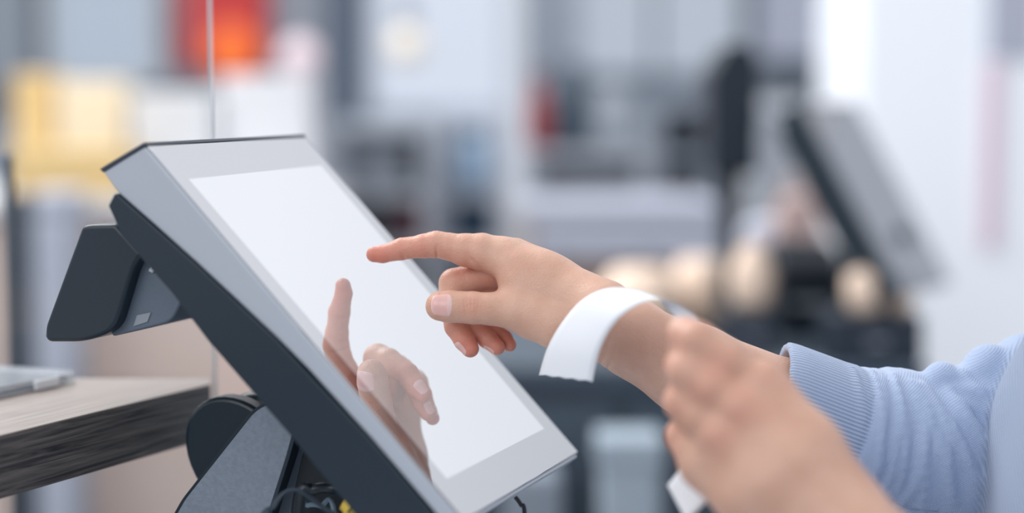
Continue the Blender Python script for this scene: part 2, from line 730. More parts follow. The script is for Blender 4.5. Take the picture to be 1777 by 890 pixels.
def nail(fld, c, axis, up, L, w, lift=0.00012, name='fingernail', parent=None):
    """curved nail plate laid on the finger surface: c centre on the bone, up points out through the nail"""
    c = np.array(c, float)
    axis = np.array(axis, float)
    axis /= np.linalg.norm(axis)
    up = np.array(up, float)
    up -= axis * (up @ axis)
    up /= np.linalg.norm(up)
    side = np.cross(axis, up)
    nu, nv = 18, 14
    P, D, E, FR = [], [], [], []
    for i in range(nu):
        for j in range(nv):
            u = -1 + 2 * i / (nu - 1)
            v = -1 + 2 * j / (nv - 1)
            uu = u * math.sqrt(1 - 0.5 * v * v * 1.15)
            vv = v * math.sqrt(1 - 0.5 * u * u * 0.55)
            d = up * 1.0 + side * vv * w
            P.append(c + axis * uu * L / 2)
            D.append(d / np.linalg.norm(d))
            edge = max(abs(u), abs(v))
            E.append(lift if edge < 0.93 else -0.0004)
            FR.append(max(0.5 * max(0, min(1, (u - 0.80) * 8)), 0.25 * max(0, min(1, ((-u - 0.38) - 0.35 * v * v) * 7))))
    P, D, E = np.array(P), np.array(D), np.array(E)
    t = np.full(len(P), 0.016)
    for _ in range(40):
        val = fld.sample(P + D * t[:, None])
        t -= np.clip(val - E, -0.002, 0.002) * 0.7
    V = P + D * t[:, None]
    Q = np.array([[i * nv + j, i * nv + j + 1, (i + 1) * nv + j + 1, (i + 1) * nv + j] for i in range(nu - 1) for j in range(nv - 1)])
    n = vnormals(V, Q)
    if (n.mean(0) @ up) < 0:
        Q = Q[:, ::-1]
    o = np_mesh(name, [(V, Q)], NAIL, parent, {'free': np.array(FR)})
    return o


# ------------------------------------------------------------------ setting
WALL = mat('grey_wall', (176, 183, 193), rough=0.9, noise=0.03, nscale=3)
WHITE = mat('white_wall', (240, 243, 247), rough=0.85, noise=0.01)
FLOOR = mat('dark_floor', (96, 108, 120), rough=0.5, noise=0.08, nscale=6)
BEIGE = mat('beige_panel', (232, 208, 196), rough=0.8, noise=0.02)


def struct(name, lo, hi, m):
    bm = bmesh.new()
    box(bm, lo, hi)
    o = child(name, bm, m, None, smooth=False)
    tag(o, kind='structure')
    return o


struct('floor', (-4.5, -1.5, -0.1), (4.5, 6.7, 0.0), FLOOR)
struct('wall_back', (-4.5, 6.5, 0.0), (4.5, 6.65, 1.78), WALL)
BACK_Y = 6.45


def at_height(px, py, Z):
    dx, dy = (px - CX) / FPX, (py - CY) / FPX
    k = (CAMZ - Z) / (dy * cp + sp)
    return Vector((dx * k, k * (cp - dy * sp), Z))


def span(px0, py0, px1, py1, Y):
    a, b = WY(px0, py1, Y), WY(px1, py0, Y)
    return a.x, a.z, b.x, b.z


def wall_thing(name, label, cat, px0, py0, px1, py1, m, Y=BACK_Y, depth=0.06, bevel=0.006, group=None, frame=None):
    """panel fixed to the back wall"""
    x0, z0, x1, z1 = span(px0, py0, px1, py1, Y)
    bm = bmesh.new()
    box(bm, (-(x1 - x0) / 2, -depth, 0), ((x1 - x0) / 2, 6.5 - Y if Y > 6.3 else 0, z1 - z0))
    o = child(name, bm, m, None, bevel=bevel, smooth=False)
    o.location = ((x0 + x1) / 2, Y, z0)
    tag(o, label, cat, group)
    if frame:
        bm = bmesh.new()
        w_, h_ = (x1 - x0) / 2, z1 - z0
        t = 0.03
        for lo, hi in (((-w_ - t, 0), (-w_, h_)), ((w_, 0), (w_ + t, h_)), ((-w_ - t, -t), (w_ + t, 0)), ((-w_ - t, h_), (w_ + t, h_ + t))):
            box(bm, (lo[0], -depth - 0.01, lo[1]), (hi[0], 0.02, hi[1]))
        child('frame', bm, frame, o, smooth=False)
    return o


def cabinet(name, label, cat, px0, px1, py_top, Y, depth, m, top_m=None, doors=0, door_m=None, group=None):
    """floor-standing unit"""
    x0, z1, x1, _ = span(px0, 0, px1, py_top, Y)
    h = z1
    t = empty(name, ((x0 + x1) / 2, Y, 0), label, cat, group)
    w_ = (x1 - x0) / 2
    bm = bmesh.new()
    box(bm, (-w_, 0, 0), (w_, depth, h - 0.03))
    child('body', bm, m, t, bevel=0.004, smooth=False)
    bm = bmesh.new()
    box(bm, (-w_ - 0.01, -0.02, h - 0.03), (w_ + 0.01, depth, h))
    child('top', bm, top_m or m, t, bevel=0.004, smooth=False)
    for i in range(doors):
        a = -w_ + 2 * w_ * i / doors
        bm = bmesh.new()
        box(bm, (a + 0.006, -0.018, 0.08), (a + 2 * w_ / doors - 0.006, 0, h - 0.05))
        d = child('door', bm, door_m or m, t, bevel=0.003, smooth=False)
        bm = bmesh.new()
        box(bm, (a + 0.04, -0.035, h - 0.22), (a + 0.055, -0.018, h - 0.08))
        child('handle', bm, STEEL, d, bevel=0.003, smooth=False)
    return t, h


STEEL = mat('brushed_steel', (176, 182, 190), rough=0.35, metal=0.8)
DARK = mat('dark_slate_laminate', (70, 84, 98), rough=0.5, noise=0.05, nscale=5)
DARKER = mat('navy_black_plastic', (38, 50, 64), rough=0.45)
LIGHTG = mat('pale_grey_laminate', (214, 221, 230), rough=0.6)
MIDG = mat('mid_grey_laminate', (158, 165, 175), rough=0.6)
LAV = mat('lavender_grey', (190, 194, 208), rough=0.7)
BROWN = mat('brown_wood_edge', (150, 124, 112), rough=0.6, noise=0.1)
RED = mat('red_sign', (226, 62, 60), rough=0.5)
YEL = mat('yellow_card', (226, 192, 130), rough=0.6, noise=0.03)
CREAM = mat('cream_card', (240, 224, 196), rough=0.7)
WHITEP = mat('white_card', (218, 219, 223), rough=0.7)
MAROON = mat('maroon_glaze', (104, 46, 62), rough=0.35)
TAN = mat('cream_glaze', (250, 224, 202), rough=0.5)
PINKB = mat('rose_paper', (214, 186, 180), rough=0.7)
BLUEP = mat('pale_blue_plastic', (165, 190, 212), rough=0.4)
NAVYB = mat('steel_blue_plastic', (70, 98, 122), rough=0.4)
ROSE = mat('pale_pink_card', (236, 208, 222), rough=0.7)

# side window wall of the shop, white pillar, skirting
x0, _, x1, _ = span(1500, 0, 1775, 0, 3.4)
struct('trim_1', (x0, 3.4, 0), (x1 + 0.5, 3.9, 0.06), WHITE)
struct('window_1', (x0, 3.4, 0.06), (x1 + 0.5, 3.9, 1.6), mat('window_added_glow', (236, 240, 246), rough=0.6, emit=(236, 240, 246), estr=0.24))  # bright area taken as a window; glow added to brighten it
x0, _, x1, _ = span(880, 0, 914, 0, 3.6)
struct('trim_2', (x0, 3.6, 0), (x1, 3.66, 1.6), mat('grey_white_post', (208, 212, 218), rough=0.7))
struct('baseboard_back', (-4.5, 6.46, 0), (4.5, 6.5, 0.12), WHITE)

# beige counter front at the left, seen under the ledge
t, hL = cabinet('shop_counter', 'beige panelled shop counter at the left, carrying the yellow and white boxes', 'counter', -260, 545, 345, 3.3, 0.55, BEIGE, WHITEP)


def goods(name, label, cat, px0, px1, py_top, Y, zbase, m, depth=0.12, group=None, lid=None, par=None):
    a, b = WY(px0, py_top, Y), WY(px1, py_top, Y)
    w_ = (b.x - a.x) / 2
    h = a.z - zbase
    bm = bmesh.new()
    box(bm, (-w_, 0, 0), (w_, depth, h))
    o = child(name, bm, m, None, bevel=0.006, smooth=False)
    o.location = ((a.x + b.x) / 2, Y, zbase)
    tag(o, label, cat, group)
    if lid:
        bm = bmesh.new()
        box(bm, (-w_ - 0.004, -0.004, h - 0.05), (w_ + 0.004, depth + 0.004, h + 0.002))
        child('lid', bm, lid, o, bevel=0.004, smooth=False)
    return o


goods('crate', 'yellow crate at the left edge of the beige counter', 'crate', 18, 205, 262, 3.34, hL, YEL, 0.22, lid=YEL)
goods('carton', 'tall amber carton standing behind the yellow crate', 'box', 22, 92, 128, 3.62, hL, YEL, 0.1)
goods('carton', 'tall cream carton standing beside the amber one', 'box', 98, 215, 140, 3.62, hL, CREAM, 0.1)
goods('carton', 'wide white carton in the middle of the beige counter', 'box', 225, 372, 160, 3.6, hL, WHITEP, 0.2)
goods('carton', 'low white carton at the right end of the beige counter', 'box', 380, 540, 130, 3.62, hL, WHITEP, 0.2)
# dark bin and grey box before the counter (upright panels)
x0, z0, x1, z1 = span(26, 335, 66, 540, 3.15)
t = empty('bin', ((x0 + x1) / 2, 3.1, 0), 'narrow navy bin in front of the beige counter', 'bin')
bm = bmesh.new(); box(bm, (-(x1 - x0) / 2, 0, 0), ((x1 - x0) / 2, 0.12, z1 - 0.04)); child('body', bm, DARKER, t, bevel=0.01, smooth=False)
bm = bmesh.new(); box(bm, (-(x1 - x0) / 2, 0, z1 - 0.04), ((x1 - x0) / 2, 0.12, z1)); child('lid', bm, DARKER, t, bevel=0.008, smooth=False)
x0, z0, x1, z1 = span(70, 330, 136, 540, 3.15)
t = empty('bin', ((x0 + x1) / 2, 3.1, 0), 'pale grey bin beside the narrow navy one', 'bin')
bm = bmesh.new(); box(bm, (-(x1 - x0) / 2, 0, 0), ((x1 - x0) / 2, 0.12, z1 - 0.04)); child('body', bm, LAV, t, bevel=0.01, smooth=False)
bm = bmesh.new(); box(bm, (-(x1 - x0) / 2, 0, z1 - 0.04), ((x1 - x0) / 2, 0.12, z1)); child('lid', bm, LAV, t, bevel=0.008, smooth=False)

# on the back wall
wall_thing('poster', 'dark grey-blue poster at the far left of the back wall', 'poster', -60, -40, 62, 150, MIDG, frame=DARK)
wall_thing('poster', 'pale blue-white poster between the dark poster and the red sign', 'poster', 104, -40, 270, 130, mat('pale_blue_poster', (214, 224, 236), rough=0.8), frame=WHITEP)
o = wall_thing('sign', 'red wall sign with an orange disc', 'sign', 318, -60, 462, 118, RED, frame=None)
c = WY(402, 88, BACK_Y - 0.07)
bm = bmesh.new()
lathe(bm, [(0.03, -0.006), (0.085, -0.004), (0.088, 0.004), (0.08, 0.008)], 32)
bm.transform(Matrix.Rotation(math.pi / 2, 4, 'X'))
bm.transform(Matrix.Translation(c - o.location))
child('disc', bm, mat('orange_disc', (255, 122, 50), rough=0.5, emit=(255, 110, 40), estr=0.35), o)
wall_thing('light_panel', 'large pale backlit panel high on the back wall', 'panel', 655, -60, 876, 185, mat('backlit_panel', (214, 220, 230), rough=0.6, emit=(214, 220, 230), estr=0.32), frame=LIGHTG)
wall_thing('banner', 'tall dark grey-blue banner left of the backlit panel', 'banner', 572, -60, 628, 215, mat('slate_banner', (104, 116, 132), rough=0.8), frame=None)
wall_thing('panel', 'pale grey wall panel right of the thin white post', 'panel', 1005, -60, 1130, 130, LIGHTG)
wall_thing('panel', 'pale grey wall panel behind the black pole display', 'panel', 1140, -60, 1285, 130, LIGHTG)
wall_thing('panel', 'lavender wall panel left of the bright frosted window', 'panel', 1304, -60, 1478, 106, LAV, frame=DARK)

# globe lamps
def globe(px, py, r, Y, label, rgb, strn):
    c = WY(px, py, Y)
    t = empty('pendant_lamp', (c.x, Y, c.z), label, 'lamp', 'round pendant lamps')
    bm = bmesh.new()
    bmesh.ops.create_uvsphere(bm, u_segments=28, v_segments=18, radius=r)
    child('globe', bm, mat('lamp_globe', rgb, rough=0.4, emit=rgb, estr=strn), t, angle=180)
    bm = bmesh.new()
    lathe(bm, [(0.02, r * 0.97), (0.02, r + 0.05), (0.005, r + 0.06), (0.004, 1.72 - c.z)], 14)
    child('rod', bm, STEEL, t)
    bm = bmesh.new()
    lathe(bm, [(0.03, 1.70 - c.z), (0.03, 1.72 - c.z)], 18)
    child('ceiling_rose', bm, STEEL, t)


struct('trim_3', (-4.5, 4.56, 1.72), (4.5, 4.64, 1.78), WHITE)
for sx in (-4.4, 4.4):
    struct('trim_4' if sx < 0 else 'trim_5', (sx - 0.04, 4.56, 0), (sx + 0.04, 4.64, 1.72), WHITE)
globe(706, 78, 0.045, 4.6, 'small cream globe lamp hanging before the backlit panel', (236, 226, 210), 0.25)
globe(520, 100, 0.05, 4.6, 'small pinkish white globe lamp right of the red sign', (236, 216, 222), 0.25)

# gondola shelving with goods, centre
def shelving(label, px0, px1, py_top, Y, boards, m, depth=0.16, back=None):
    x0, _, x1, z1 = span(px0, py_top, px1, 400, Y)
    w_ = (x1 - x0) / 2
    t = empty('shelving_unit', ((x0 + x1) / 2, Y, 0), label, 'shelves')
    for sx in (-w_, w_ - 0.025):
        bm = bmesh.new(); box(bm, (sx, 0, 0), (sx + 0.025, depth, z1)); child('side_panel', bm, m, t, bevel=0.002, smooth=False)
    bm = bmesh.new(); box(bm, (-w_ + 0.025, depth - 0.02, 0), (w_ - 0.025, depth, z1)); child('back_panel', bm, back or m, t, smooth=False)
    zs = []
    for py in boards:
        z = WY(px0, py, Y).z
        zs.append(z)
        bm = bmesh.new(); box(bm, (-w_ + 0.025, 0.0, z - 0.022), (w_ - 0.025, depth - 0.02, z)); child('shelf', bm, m, t, bevel=0.002, smooth=False)
    return zs


zc = shelving('mid grey shelving unit behind the terminal screen', 575, 752, 205, 3.9, [215, 330, 425, 560], MIDG)
goods('carton', 'grey carton on the upper board of the mid grey shelving', 'box', 590, 700, 232, 3.95, zc[1], mat('grey_carton', (150, 157, 166), rough=0.8), 0.2)


def vase(name, label, cat, px, Y, zb, r, h, m, neck=0.4, cap=None, group=None):
    c = WY(px, 300, Y)
    bm = bmesh.new()
    lathe(bm, [(r * 0.75, 0), (r * 0.95, h * 0.08), (r, h * 0.35), (r * 0.95, h * 0.6), (r * neck * 1.2, h * 0.85), (r * neck, h * 0.9), (r * neck * 1.05, h)], 26)
    o = child(name, bm, m, None, angle=60)
    o.location = (c.x, Y + r, zb)
    tag(o, label, cat, group)
    if cap:
        bm = bmesh.new()
        lathe(bm, [(r * neck * 1.2, h), (r * neck * 1.2, h * 1.12), (r * neck * 0.9, h * 1.14)], 20)
        child('cap', bm, cap, o)
    return o


vase('vase', 'dark maroon vase on the middle board of the mid grey shelving', 'vase', 716, 3.93, zc[2], 0.035, 0.105, MAROON, 0.6)
zd = shelving('pale grey shelving unit left of the thin white post', 762, 878, 200, 4.1, [330, 425, 560], mat('pale_shelving', (186, 192, 203), rough=0.7))
vase('bottle', 'pale blue bottle with a steel blue cap on the pale grey shelving', 'bottle', 820, 4.13, zd[0], 0.05, 0.12, BLUEP, 0.5, NAVYB)
vase('jar', 'squat steel blue jar under the pale blue bottle', 'jar', 820, 4.13, zd[1], 0.05, 0.09, NAVYB, 0.8)
ze = shelving('pale grey shelving unit right of the thin white post', 918, 1128, 255, 4.3, [262, 350, 440, 560], mat('shelving_warm_grey', (184, 190, 199), rough=0.7))
vase('bottle', 'dark red bottle on top of the shelving right of the thin post', 'bottle', 935, 4.34, ze[0], 0.03, 0.16, mat('dark_red_glass', (150, 60, 62), rough=0.3), 0.4, MAROON)
vase('jug', 'dark slate jug on top of the shelving right of the thin post', 'jug', 990, 4.36, ze[0], 0.055, 0.2, DARK, 0.6)
vase('jar', 'grey stoneware jar at the right end of the shelving top', 'jar', 1066, 4.36, ze[0], 0.05, 0.15, MIDG, 0.7)
zf = shelving('dark grey shelving unit behind the black pole display', 1132, 1240, 170, 4.0, [180, 262, 345, 440], mat('dark_shelving', (122, 130, 140), rough=0.7))
zg = shelving('light grey shelving unit between the pole and the second terminal', 1288, 1395, 170, 4.0, [178, 235, 300, 360, 440], mat('light_shelving', (186, 190, 195), rough=0.7))
for i, (zz, a) in enumerate(zip(zg[1:4], ('upper', 'middle', 'lower'))):
    goods('carton', f'pale carton on the {a} board of the light grey shelving', 'box', 1300, 1375, [182, 243, 308][i], 4.05, zz, LIGHTG, 0.2, group='pale cartons on the light grey shelving')
wall_thing('picture', 'small dark framed picture left of the bright frosted window', 'picture', 1392, 144, 1470, 176, MIDG, frame=DARK)
# pink card strips on the pillar
x0, z0, x1, z1 = span(1702, 110, 1738, 430, 3.4)
bm = bmesh.new(); box(bm, (0, -0.012, 0), (x1 - x0, 0, z1 - z0))
o = child('poster', bm, ROSE, None, bevel=0.001, smooth=False); o.location = (x0, 3.4, z0)
tag(o, 'narrow pale pink poster on the bright frosted window', 'poster')
x0, z0, x1, z1 = span(1712, -40, 1800, 100, 3.4)
bm = bmesh.new(); box(bm, (0, -0.012, 0), (x1 - x0, 0, z1 - z0))
o = child('poster', bm, LAV, None, bevel=0.001, smooth=False); o.location = (x0, 3.4, z0)
tag(o, 'lavender grey poster at the top right of the bright frosted window', 'poster')

# rear counter with the second terminal
t, hB = cabinet('rear_counter', 'long dark slate counter behind the cashier hands', 'counter', 560, 1606, 633, 2.42, 0.80, DARK, mat('slate_top', (66, 80, 94), rough=0.5), doors=4, door_m=DARK)
BOXM = mat('grey_blue_box', (168, 182, 194), rough=0.7)
x0, z0, x1, z1 = span(1040, 760, 1142, 889, 2.3)
bm = bmesh.new(); box(bm, (0, 0, 0), (x1 - x0, 0.09, z1))
o = child('bin', bm, BOXM, None, bevel=0.012, smooth=False); o.location = (x0, 2.27, 0)
tag(o, 'pale grey-blue bin standing before the dark slate counter', 'bin')
bm = bmesh.new(); box(bm, (-0.004, -0.004, z1 - 0.03), (x1 - x0 + 0.004, 0.094, z1 + 0.004)); child('lid', bm, BOXM, o, bevel=0.004, smooth=False)
x0, z0, x1, z1 = span(875, 815, 975, 889, 2.3)
bm = bmesh.new(); box(bm, (0, 0, 0), (x1 - x0, 0.09, z1))
o = child('bin', bm, mat('grey_bin', (140, 150, 162), rough=0.7), None, bevel=0.012, smooth=False); o.location = (x0, 2.27, 0)
tag(o, 'lower grey bin left of the pale grey-blue bin', 'bin')

# cream pots, rounded, along the rear counter
def pot(label, px, Y, r, h, m=TAN, group='cream pots on the dark slate counter', lid=True, zb=None):
    c = WY(px, 500, Y)
    bm = bmesh.new()
    lathe(bm, [(r * 0.6, 0), (r * 0.85, h * 0.1), (r, h * 0.4), (r * 0.97, h * 0.7), (r * 0.7, h * 0.92), (r * 0.55, h)], 28)
    o = child('pot', bm, m, None, angle=60)
    o.location = (c.x, Y, hB if zb is None else zb)
    tag(o, label, 'pot', group)
    if lid:
        bm = bmesh.new()
        lathe(bm, [(r * 0.6, h), (r * 0.5, h * 1.06), (r * 0.12, h * 1.1), (r * 0.12, h * 1.18)], 22)
        child('lid', bm, m, o, angle=60)


def low_box(name, label, cat, px0, px1, pyt, Y, dep):
    a, b = WY(px0, pyt, Y), WY(px1, pyt, Y)
    w_, h_ = (b.x - a.x) / 2, a.z - hB
    bx = empty(name, ((a.x + b.x) / 2, Y, hB), label, cat)
    bm = bmesh.new(); box(bm, (-w_, 0, 0), (w_, dep, h_ - 0.008)); child('body', bm, DARKER, bx, bevel=0.004, smooth=False)
    bm = bmesh.new(); box(bm, (-w_, 0, h_ - 0.008), (w_, dep, h_)); child('lid', bm, DARKER, bx, bevel=0.002, smooth=False)
    bm = bmesh.new(); box(bm, (-0.012, -0.003, h_ * 0.4), (0.012, 0.0, h_ * 0.4 + 0.008)); child('lock', bm, STEEL, bx, smooth=False)
    return a.z


z1_ = low_box('cash_box', 'small navy cash box under the tall cream pot, right of the pole display', 'cash box', 1266, 1346, 545, 2.50, 0.12)
z2_ = low_box('cash_box', 'wider navy cash box under the two small cream pots', 'cash box', 1440, 1604, 550, 2.43, 0.10)
pot('wide cream pot left of the black pole display', 1215, 2.80, 0.052, 0.105, lid=False)
pot('cream pot leftmost on the dark slate counter', 1110, 2.70, 0.064, 0.10, lid=False)
pot('tall cream pot just right of the black pole display', 1304, 2.56, 0.030, 0.080, zb=z1_)
pot('cream pot under the second terminal screen, on the wider cash box', 1503, 2.48, 0.028, 0.066, zb=z2_)
pot('smallest cream pot, at the right end of the wider cash box', 1566, 2.48, 0.017, 0.030, zb=z2_)
x0, z0, x1, z1 = span(1000, 352, 1236, 412, 3.5)
t, hs = cabinet('low_cabinet', 'low cabinet with a pale top and a brown front behind the cream pots', 'cabinet', 918, 1240, 352, 3.45, 0.4, BROWN, LAV, doors=2, door_m=BROWN)
bm = bmesh.new(); box(bm, (-0.16, -0.025, 0.0), (0.17, -0.019, 0.0 + 0.065))
o = child('drawer_front', bm, LAV, t, smooth=False); o.location = (0, 0, hs - 0.1)
# rose paper bag and pale blue folded cloth near the second terminal
x0, z0, x1, z1 = span(1340, 345, 1440, 450, 2.95)
bm = bmesh.new()
pr = [(0, 0), (0.075, 0), (0.085, 0.10), (0.06, 0.195), (0.01, 0.185), (-0.005, 0.1)]
prism(bm, pr, 0, 0.05, lambda a, b, h: (a, h, b))
o = child('paper_bag', bm, PINKB, None, bevel=0.006); o.location = (WY(1345, 400, 2.95).x, 2.95, hB)
tag(o, 'rose coloured paper bag behind the second terminal', 'bag')
bm = bmesh.new(); prism(bm, [(0.012, 0.18), (0.02, 0.182), (0.022, 0.21), (0.045, 0.21), (0.047, 0.186), (0.055, 0.186), (0.052, 0.22), (0.016, 0.218)], 0.02, 0.024, lambda a, b, h: (a, h, b))
child('handle', bm, PINKB, o)
bm = bmesh.new()
prism(bm, round_poly([(0, 0), (0.075, 0), (0.07, 0.15), (0.01, 0.14)], 0.02), 0, 0.06, lambda a, b, h: (a, h, b))
o = child('paper_bag', bm, mat('pale_lavender_paper', (214, 220, 236), rough=0.8), None, bevel=0.006); o.location = (WY(1283, 400, 3.05).x, 3.05, hB)
tag(o, 'pale lavender paper bag just right of the black pole display', 'bag')

# black printers on the rear counter
BLKP = mat('printer_black', (24, 36, 48), rough=0.45)
for px0, px1, pyt, Y, lab in ((1352, 1462, 432, 2.70, 'tall black receipt printer behind the second terminal, left of its stand'),):
    a, b = WY(px0, pyt, Y), WY(px1, pyt, Y)
    w_, h_ = (b.x - a.x) / 2, a.z - hB
    pr_ = empty('receipt_printer', ((a.x + b.x) / 2, Y, hB), lab, 'printer')
    bm = bmesh.new(); prism(bm, round_poly([(0, 0), (0.15, 0), (0.15, h_), (0.04, h_), (0, h_ * 0.8)], 0.012), -w_, w_, lambda u_, v_, q_: (q_, u_, v_)); child('body', bm, BLKP, pr_, bevel=0.004)
    bm = bmesh.new(); box(bm, (-w_ * 0.8, 0.05, h_ - 0.001), (w_ * 0.8, 0.14, h_ + 0.006)); child('lid', bm, BLKP, pr_, bevel=0.003)
    bm = bmesh.new(); box(bm, (-w_ * 0.6, -0.004, h_ * 0.35), (w_ * 0.6, 0.004, h_ * 0.42)); child('paper_slot', bm, MIDG, pr_, bevel=0.001)

# black pole display
c = WY(1256, 560, 2.74)
t = empty('pole_display', (c.x, 2.70, hB), 'black pole-mounted customer display on the rear counter', 'display')
BLACKP = mat('black_plastic', (28, 40, 52), rough=0.4)
zt = WY(1256, 92, 2.72).z - hB
bm = bmesh.new(); lathe(bm, [(0.03, 0), (0.03, 0.008), (0.02, 0.014), (0.012, 0.02)], 28); child('base', bm, BLACKP, t)
bm = bmesh.new(); lathe(bm, [(0.011, 0.015), (0.012, 0.1), (0.017, zt - 0.2), (0.019, zt - 0.12), (0.019, zt - 0.05)], 18); child('pole', bm, BLACKP, t)
bm = bmesh.new()
prism(bm, round_poly([(-0.034, zt - 0.17), (0.028, zt - 0.17), (0.032, zt - 0.02), (0.022, zt + 0.01), (-0.014, zt + 0.01), (-0.036, zt - 0.03)], 0.008), -0.09, 0.06, lambda a, b, h: (a, h, b))
child('display_head', bm, BLACKP, t, bevel=0.004)

# ------------------------------------------------------------------ the terminal
TER_T = np.array([-0.21187, -0.06445, 1.09425])
TER_A = np.array([0.33558, -0.08337, 0.93831])
TER_B = np.array([0.65096, 0.74051, -0.16702])
TER_N = np.array([0.68090, -0.66686, -0.30278])
TW, TH = 0.2103, 0.285


def plane_vw(px, py, u=0.0):
    """where the sight line px, py meets the terminal's side plane at width u: (down, out)"""
    r = K(px, py, 1.0)
    o = TER_T + TER_A * u
    p = r * (TER_A @ o) / (TER_A @ r)
    return (float((p - o) @ TER_B), float((p - o) @ TER_N))


PL_GREY = mat('grey_housing_plastic', (182, 188, 197), rough=0.32, spec=0.6, bump=0.06, bscale=900)
PL_DARK = mat('dark_slate_plastic', (24, 40, 52), rough=0.38, spec=0.55, bump=0.05, bscale=900)
PL_EDGE = mat('dark_edge_trim', (52, 60, 74), rough=0.3)
PL_SILVER = mat('silver_trim', (205, 210, 218), rough=0.25, metal=0.3)
PL_STAND = mat('textured_grey_stand', (128, 138, 150), rough=0.55, noise=0.08, nscale=350, bump=0.5, bscale=420)
PL_SLATE = mat('slate_stand_side', (100, 112, 126), rough=0.5, bump=0.3, bscale=500)
GLASS_BEZEL = glossy_panel('cover_glass', (52, 54, 60), 0.68)
GLASS_LIT = glossy_panel('lit_display', (60, 62, 66), 0.70, emit=(238, 240, 244), estr=0.22)
LABELM = mat('pale_label', (150, 158, 166), rough=0.5)


def build_terminal(T, A, B, Nn, root_loc, label, group, dark=False, full=True):
    z = math.atan2(A[0], A[2])
    root = empty('touchscreen_terminal', root_loc, label, 'touchscreen terminal', group, (0, 0, -z))
    bpy.context.view_layer.update()
    inv = root.matrix_basis.inverted()

    def tf(v, w, u):
        return inv @ c2w(T + A * u + B * v + Nn * w)

    def part(name, pts, u0, u1, m, bevel=0.0015, seg=3, parent=root, **kw):
        bm = bmesh.new()
        prism(bm, pts, u0, u1, tf)
        return child(name, bm, m, parent, bevel=bevel, seg=seg, **kw)

    hs = PL_DARK if dark else PL_GREY
    g = [plane_vw(*p) for p in ((205, 335), (270, 392), (340, 455), (412, 522), (480, 586), (535, 641), (586, 697), (645, 762), (700, 826), (752, 887))]
    hous = [(0.0, -0.0012), (TH, -0.0012), (TH - 0.002, -0.011)] + g[::-1] + [plane_vw(178, 297)]
    part('housing', hous, 0.0, TW, hs, 0.0012)
    # dark trim along the top end of the housing
    a, b = plane_vw(178, 297), (0.0, 0.0)
    part('top_trim', [(a[0] - 0.0022, a[1] - 0.0005), (-0.0022, 0.0003), (0.0004, 0.0002), (a[0] + 0.0012, a[1])], -0.0006, TW + 0.0006, PL_EDGE, 0.0006)
    part('bottom_trim', [(TH - 0.0005, -0.0022), (TH + 0.0012, -0.0026), (TH + 0.0006, -0.0100), (TH - 0.002, -0.0105)], 0.001, TW - 0.001, PL_SILVER, 0.0005)
    # cover glass and lit display
    part('cover_glass', [(0.0006, -0.0012), (TH - 0.0006, -0.0012), (TH - 0.0006, 0.0), (0.0006, 0.0)], 0.0008, TW - 0.0008, glossy_panel('black_cover_glass', (60, 64, 74), 0.42) if dark else GLASS_BEZEL, 0.0003, 1)
    if not dark:
        q = []
        for p in ((327, 311), (557, 287), (944, 744), (775, 831)):
            r = K(p[0], p[1], 1.0)
            r = r * (Nn @ T) / (Nn @ r) - T
            q.append((r @ A, r @ B))
        bm = bmesh.new()
        lo = [bm.verts.new(tf(v, 0.00012, u)) for u, v in q]
        hi = [bm.verts.new(tf(v, 0.00002, u)) for u, v in q]
        bm.faces.new(lo)
        bm.faces.new(hi[::-1])
        for i in range(4):
            bm.faces.new((lo[i], lo[(i + 1) % 4], hi[(i + 1) % 4], hi[i]))
        child('display', bm, GLASS_LIT, root, smooth=False)
    # dark rear shell
    sh = [(202, 337), (192, 357), (216, 410), (301, 506), (366, 592), (501, 747), (668, 950)]
    sh = [plane_vw(*p) for p in sh]
    sh += [(TH - 0.004, -0.018), (TH - 0.006, -0.0112)]
    sh += [(v, w - 0.0002) for v, w in (g[7], g[4], g[2], g[0])]
    part('rear_shell', sh, -0.0025, TW + 0.0008, PL_DARK, 0.0075, 6, angle=60)
    if not full:
        # simple upright foot for the second terminal
        p = T + A * TW / 2 + B * TH * 0.62 - Nn * 0.025
        w0 = c2w(p)
        bm = bmesh.new()
        for (za, zb, r, d) in ((root_loc[2] + 0.012, w0.z, 0.045, 0.02),):
            vs8 = []
            box(bm, (w0.x - r, w0.y - d, za), (w0.x + r, w0.y + d, zb))
        bm.transform(inv)
        child('stand', bm, PL_DARK, root, bevel=0.008)
        bm = bmesh.new()
        box(bm, (w0.x - 0.04, w0.y - 0.05, root_loc[2]), (w0.x + 0.06, w0.y + 0.07, root_loc[2] + 0.014))
        bm.transform(inv)
        child('base', bm, PL_DARK, root, bevel=0.005)
        return root
    U = 0.03
    P = lambda pts, u=U: [plane_vw(x_, y_, u) for x_, y_ in pts]
    # rear customer display and its mount
    mount = P(round_poly([(196, 388), (246, 384), (318, 480), (306, 528), (287, 561), (236, 574), (186, 586), (150, 500)], [4, 4, 4, 22, 14, 4, 4, 4]))
    mo = part('display_mount', mount, 0.036, 0.125, PL_SLATE, 0.002)
    disp = P(round_poly([(160, 389), (206, 388), (252, 440), (238, 462), (204, 574), (150, 592), (84, 592), (84, 566), (148, 392)], [12, 6, 8, 30, 26, 20, 30, 10, 12]))
    cd = part('customer_display', disp, 0.026, 0.145, PL_DARK, 0.011, 6, angle=70)
    bez = P(round_poly([(150, 392), (164, 392), (100, 589), (80, 586)], [8, 2, 2, 8]))
    part('bezel', bez, 0.0285, 0.1425, PL_EDGE, 0.002, 3, parent=cd)
    lab = P([(238, 547), (262, 542), (256, 558), (232, 566)], 0.0355)
    part('label', lab, 0.0352, 0.0361, LABELM, 0, 1, parent=mo)
    lab = P([(262, 462), (270, 466), (266, 474), (258, 470)], 0.0355)
    part('switch', lab, 0.0345, 0.0361, PL_SILVER, 0.0004, 1, parent=mo)
